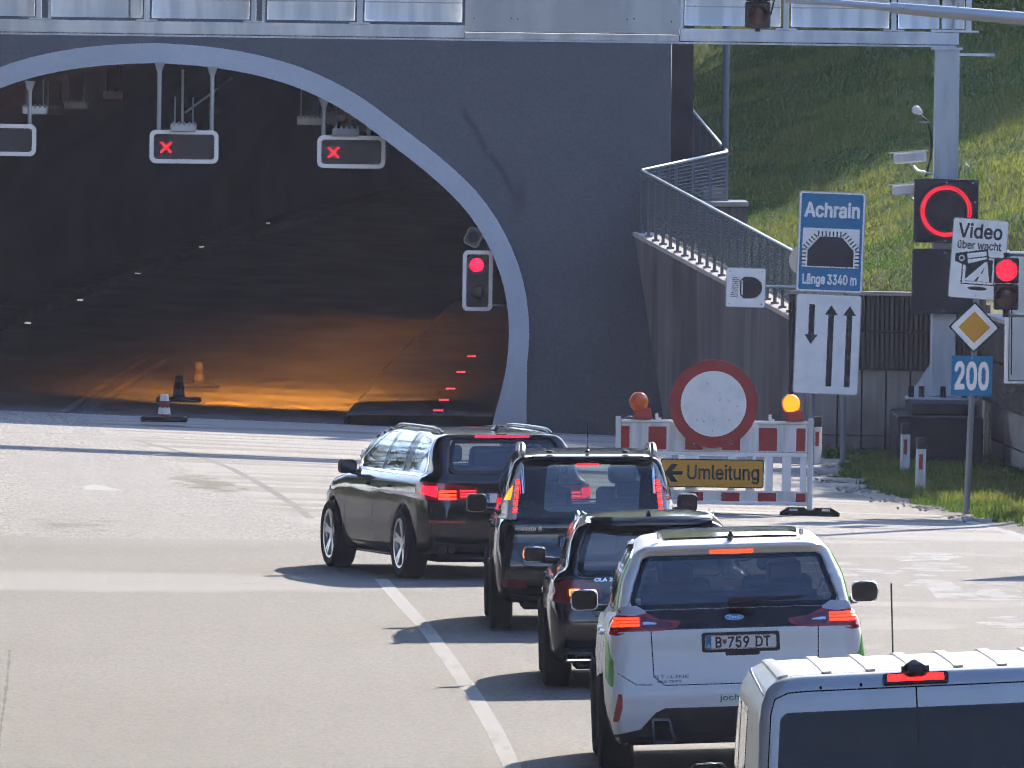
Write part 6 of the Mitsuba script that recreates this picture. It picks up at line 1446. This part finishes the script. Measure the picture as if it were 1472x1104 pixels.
vn.patch('roof_edge', smooth_poly([(-.80, 1.855), (-.72, 1.93), (-.58, 1.955), (.58, 1.955), (.72, 1.93), (.80, 1.855), (.70, 1.90), (.58, 1.93), (-.58, 1.93), (-.70, 1.90)], .004), 'rear', 'paint_silver', off=.006) if False else None
for i in range(7):
    x = -.72 + i * .24
    vn.patch('roof_rib', smooth_poly([(x - .028, .30), (x - .028, 3.2), (x + .028, 3.2), (x + .028, .30)], .02), 'top', 'paint_silver', off=.013, skirt=.02, step=.05)
vn.led_rows('high_brake_light', [(-.155, 1.838), (-.155, 1.872), (.155, 1.872), (.155, 1.838)], 'rear', 1, (0.3016, 0.004925, 0.003693), off=.03, gap=.05)
vn.patch('high_brake_housing', smooth_poly([(-.18, 1.828), (-.18, 1.878), (.18, 1.878), (.18, 1.828)], .015), 'rear', 'black_plastic', off=.024, skirt=.03)
vn.part('rear_camera', [hull_spheres([((-.03, .20, 1.905), .042), ((.03, .20, 1.905), .042), ((0, .23, 1.925), .04)]), bx(-.075, .075, .19, .26, 1.88, 1.905, .008), bx(-.075, -.058, .18, .26, 1.89, 1.93), bx(.058, .075, .18, .26, 1.89, 1.93)], 'black_plastic')
vn.part('aerial', cyl((-.02, 2.9, 1.86), (-.025, 2.55, 2.30), .005, 6), 'black_plastic'); vn.part('aerial_base', hull_spheres([((-.02, 2.92, 1.88), (.014, .02, .01))]), 'black_plastic')
for x, z in ((-.52, 1.832), (-.30, 1.838)): vn.patch('rubber_plug', Point(x, z).buffer(.008), 'rear', 'gap', off=.006)
vn.seam('roof_joint', [(-.74, .34), (-.60, .30), (.60, .30), (.74, .34)], 'top', .006)
vn.plate(.02, .85); vn.wheel_set(.955, .215, spokes=8, twin=False)
vn.seats(3.1, .95, .70); 
L('silver_van', 'silver van nearest the camera, only its ribbed roof and rear window in view', 'van')
# ------------------------------------------------------------------ the valley behind and beside the camera: wooded ridges (only seen mirrored in paint and glass)
def ridge(name, pts, base, hgt, depth, seed, label):
    ls = LineString(pts); n = 90; q = np.array([ls.interpolate(t, normalized=True).coords[0] for t in np.linspace(0, 1, n)])
    t = np.gradient(q, axis=0); t /= np.linalg.norm(t, axis=1, keepdims=True); nn = np.c_[t[:, 1], -t[:, 0]]
    rows = []
    for k, f in enumerate(np.linspace(0, 1, 9)):
        p = q + nn * depth * f
        z = base + hgt * np.sin(f * np.pi * .62) * (.75 + .5 * meshkit.fbm(np.c_[p * .006, p[:, :1] * 0], 3, seed)) + 5 * meshkit.fbm(np.c_[p * .05, p[:, :1] * 0], 2, seed + 3) * (f > 0)
        rows.append(np.c_[p, z])
    v = np.vstack(rows); i, j = np.meshgrid(np.arange(8), np.arange(n - 1), indexing='ij'); a = (i * n + j).ravel()
    k = put(name, trimesh.Trimesh(v, np.vstack([np.c_[a, a + 1, a + n + 1], np.c_[a, a + n + 1, a + n]]), process=False), 'forest_mat', smooth=True)
    L(k, label, 'hill', kind='structure')
scene['forest_mat'] = {'type': 'twosided', 'b': {'type': 'principled', 'base_color': P_(lambda p, n, uv: MX((.012, .020, .010), (.045, .06, .022), F_(p.x * .06, p.y * .06, p.z * .1, 4))), 'roughness': .95, 'specular': .1}}
ridge('wooded_ridge', [(700, -500), (-700, -500)], -5, 62, 260, 2, 'dark wooded ridge far behind the camera')
ridge('wooded_ridge', [(-240, -520), (-240, 215)], -4, 26, 240, 5, 'dark wooded ridge beside the road on the left')
ridge('wooded_ridge', [(260, 150), (260, -520)], -4, 26, 240, 8, 'dark wooded ridge beside the road on the right')

# thin sunlit air between the lens and the tunnel
if HAZE > 0:
    scene['air'] = {'type': 'homogeneous', 'albedo': rgb(.95, .95, .95), 'sigma_t': {'type': 'rgb', 'value': [HAZE * .85, HAZE * .95, HAZE * 1.35]}}
    scene['haze'] = {'type': 'cube', 'to_world': T().translate([0, 2000, 44]).scale([4000, 7000, 50]), 'bsdf': {'type': 'null'}, 'interior': {'type': 'ref', 'id': 'air'}}
    scene['camera']['medium'] = {'type': 'ref', 'id': 'air'}
    L('haze', 'thin bright haze over the road', 'haze', kind='stuff')
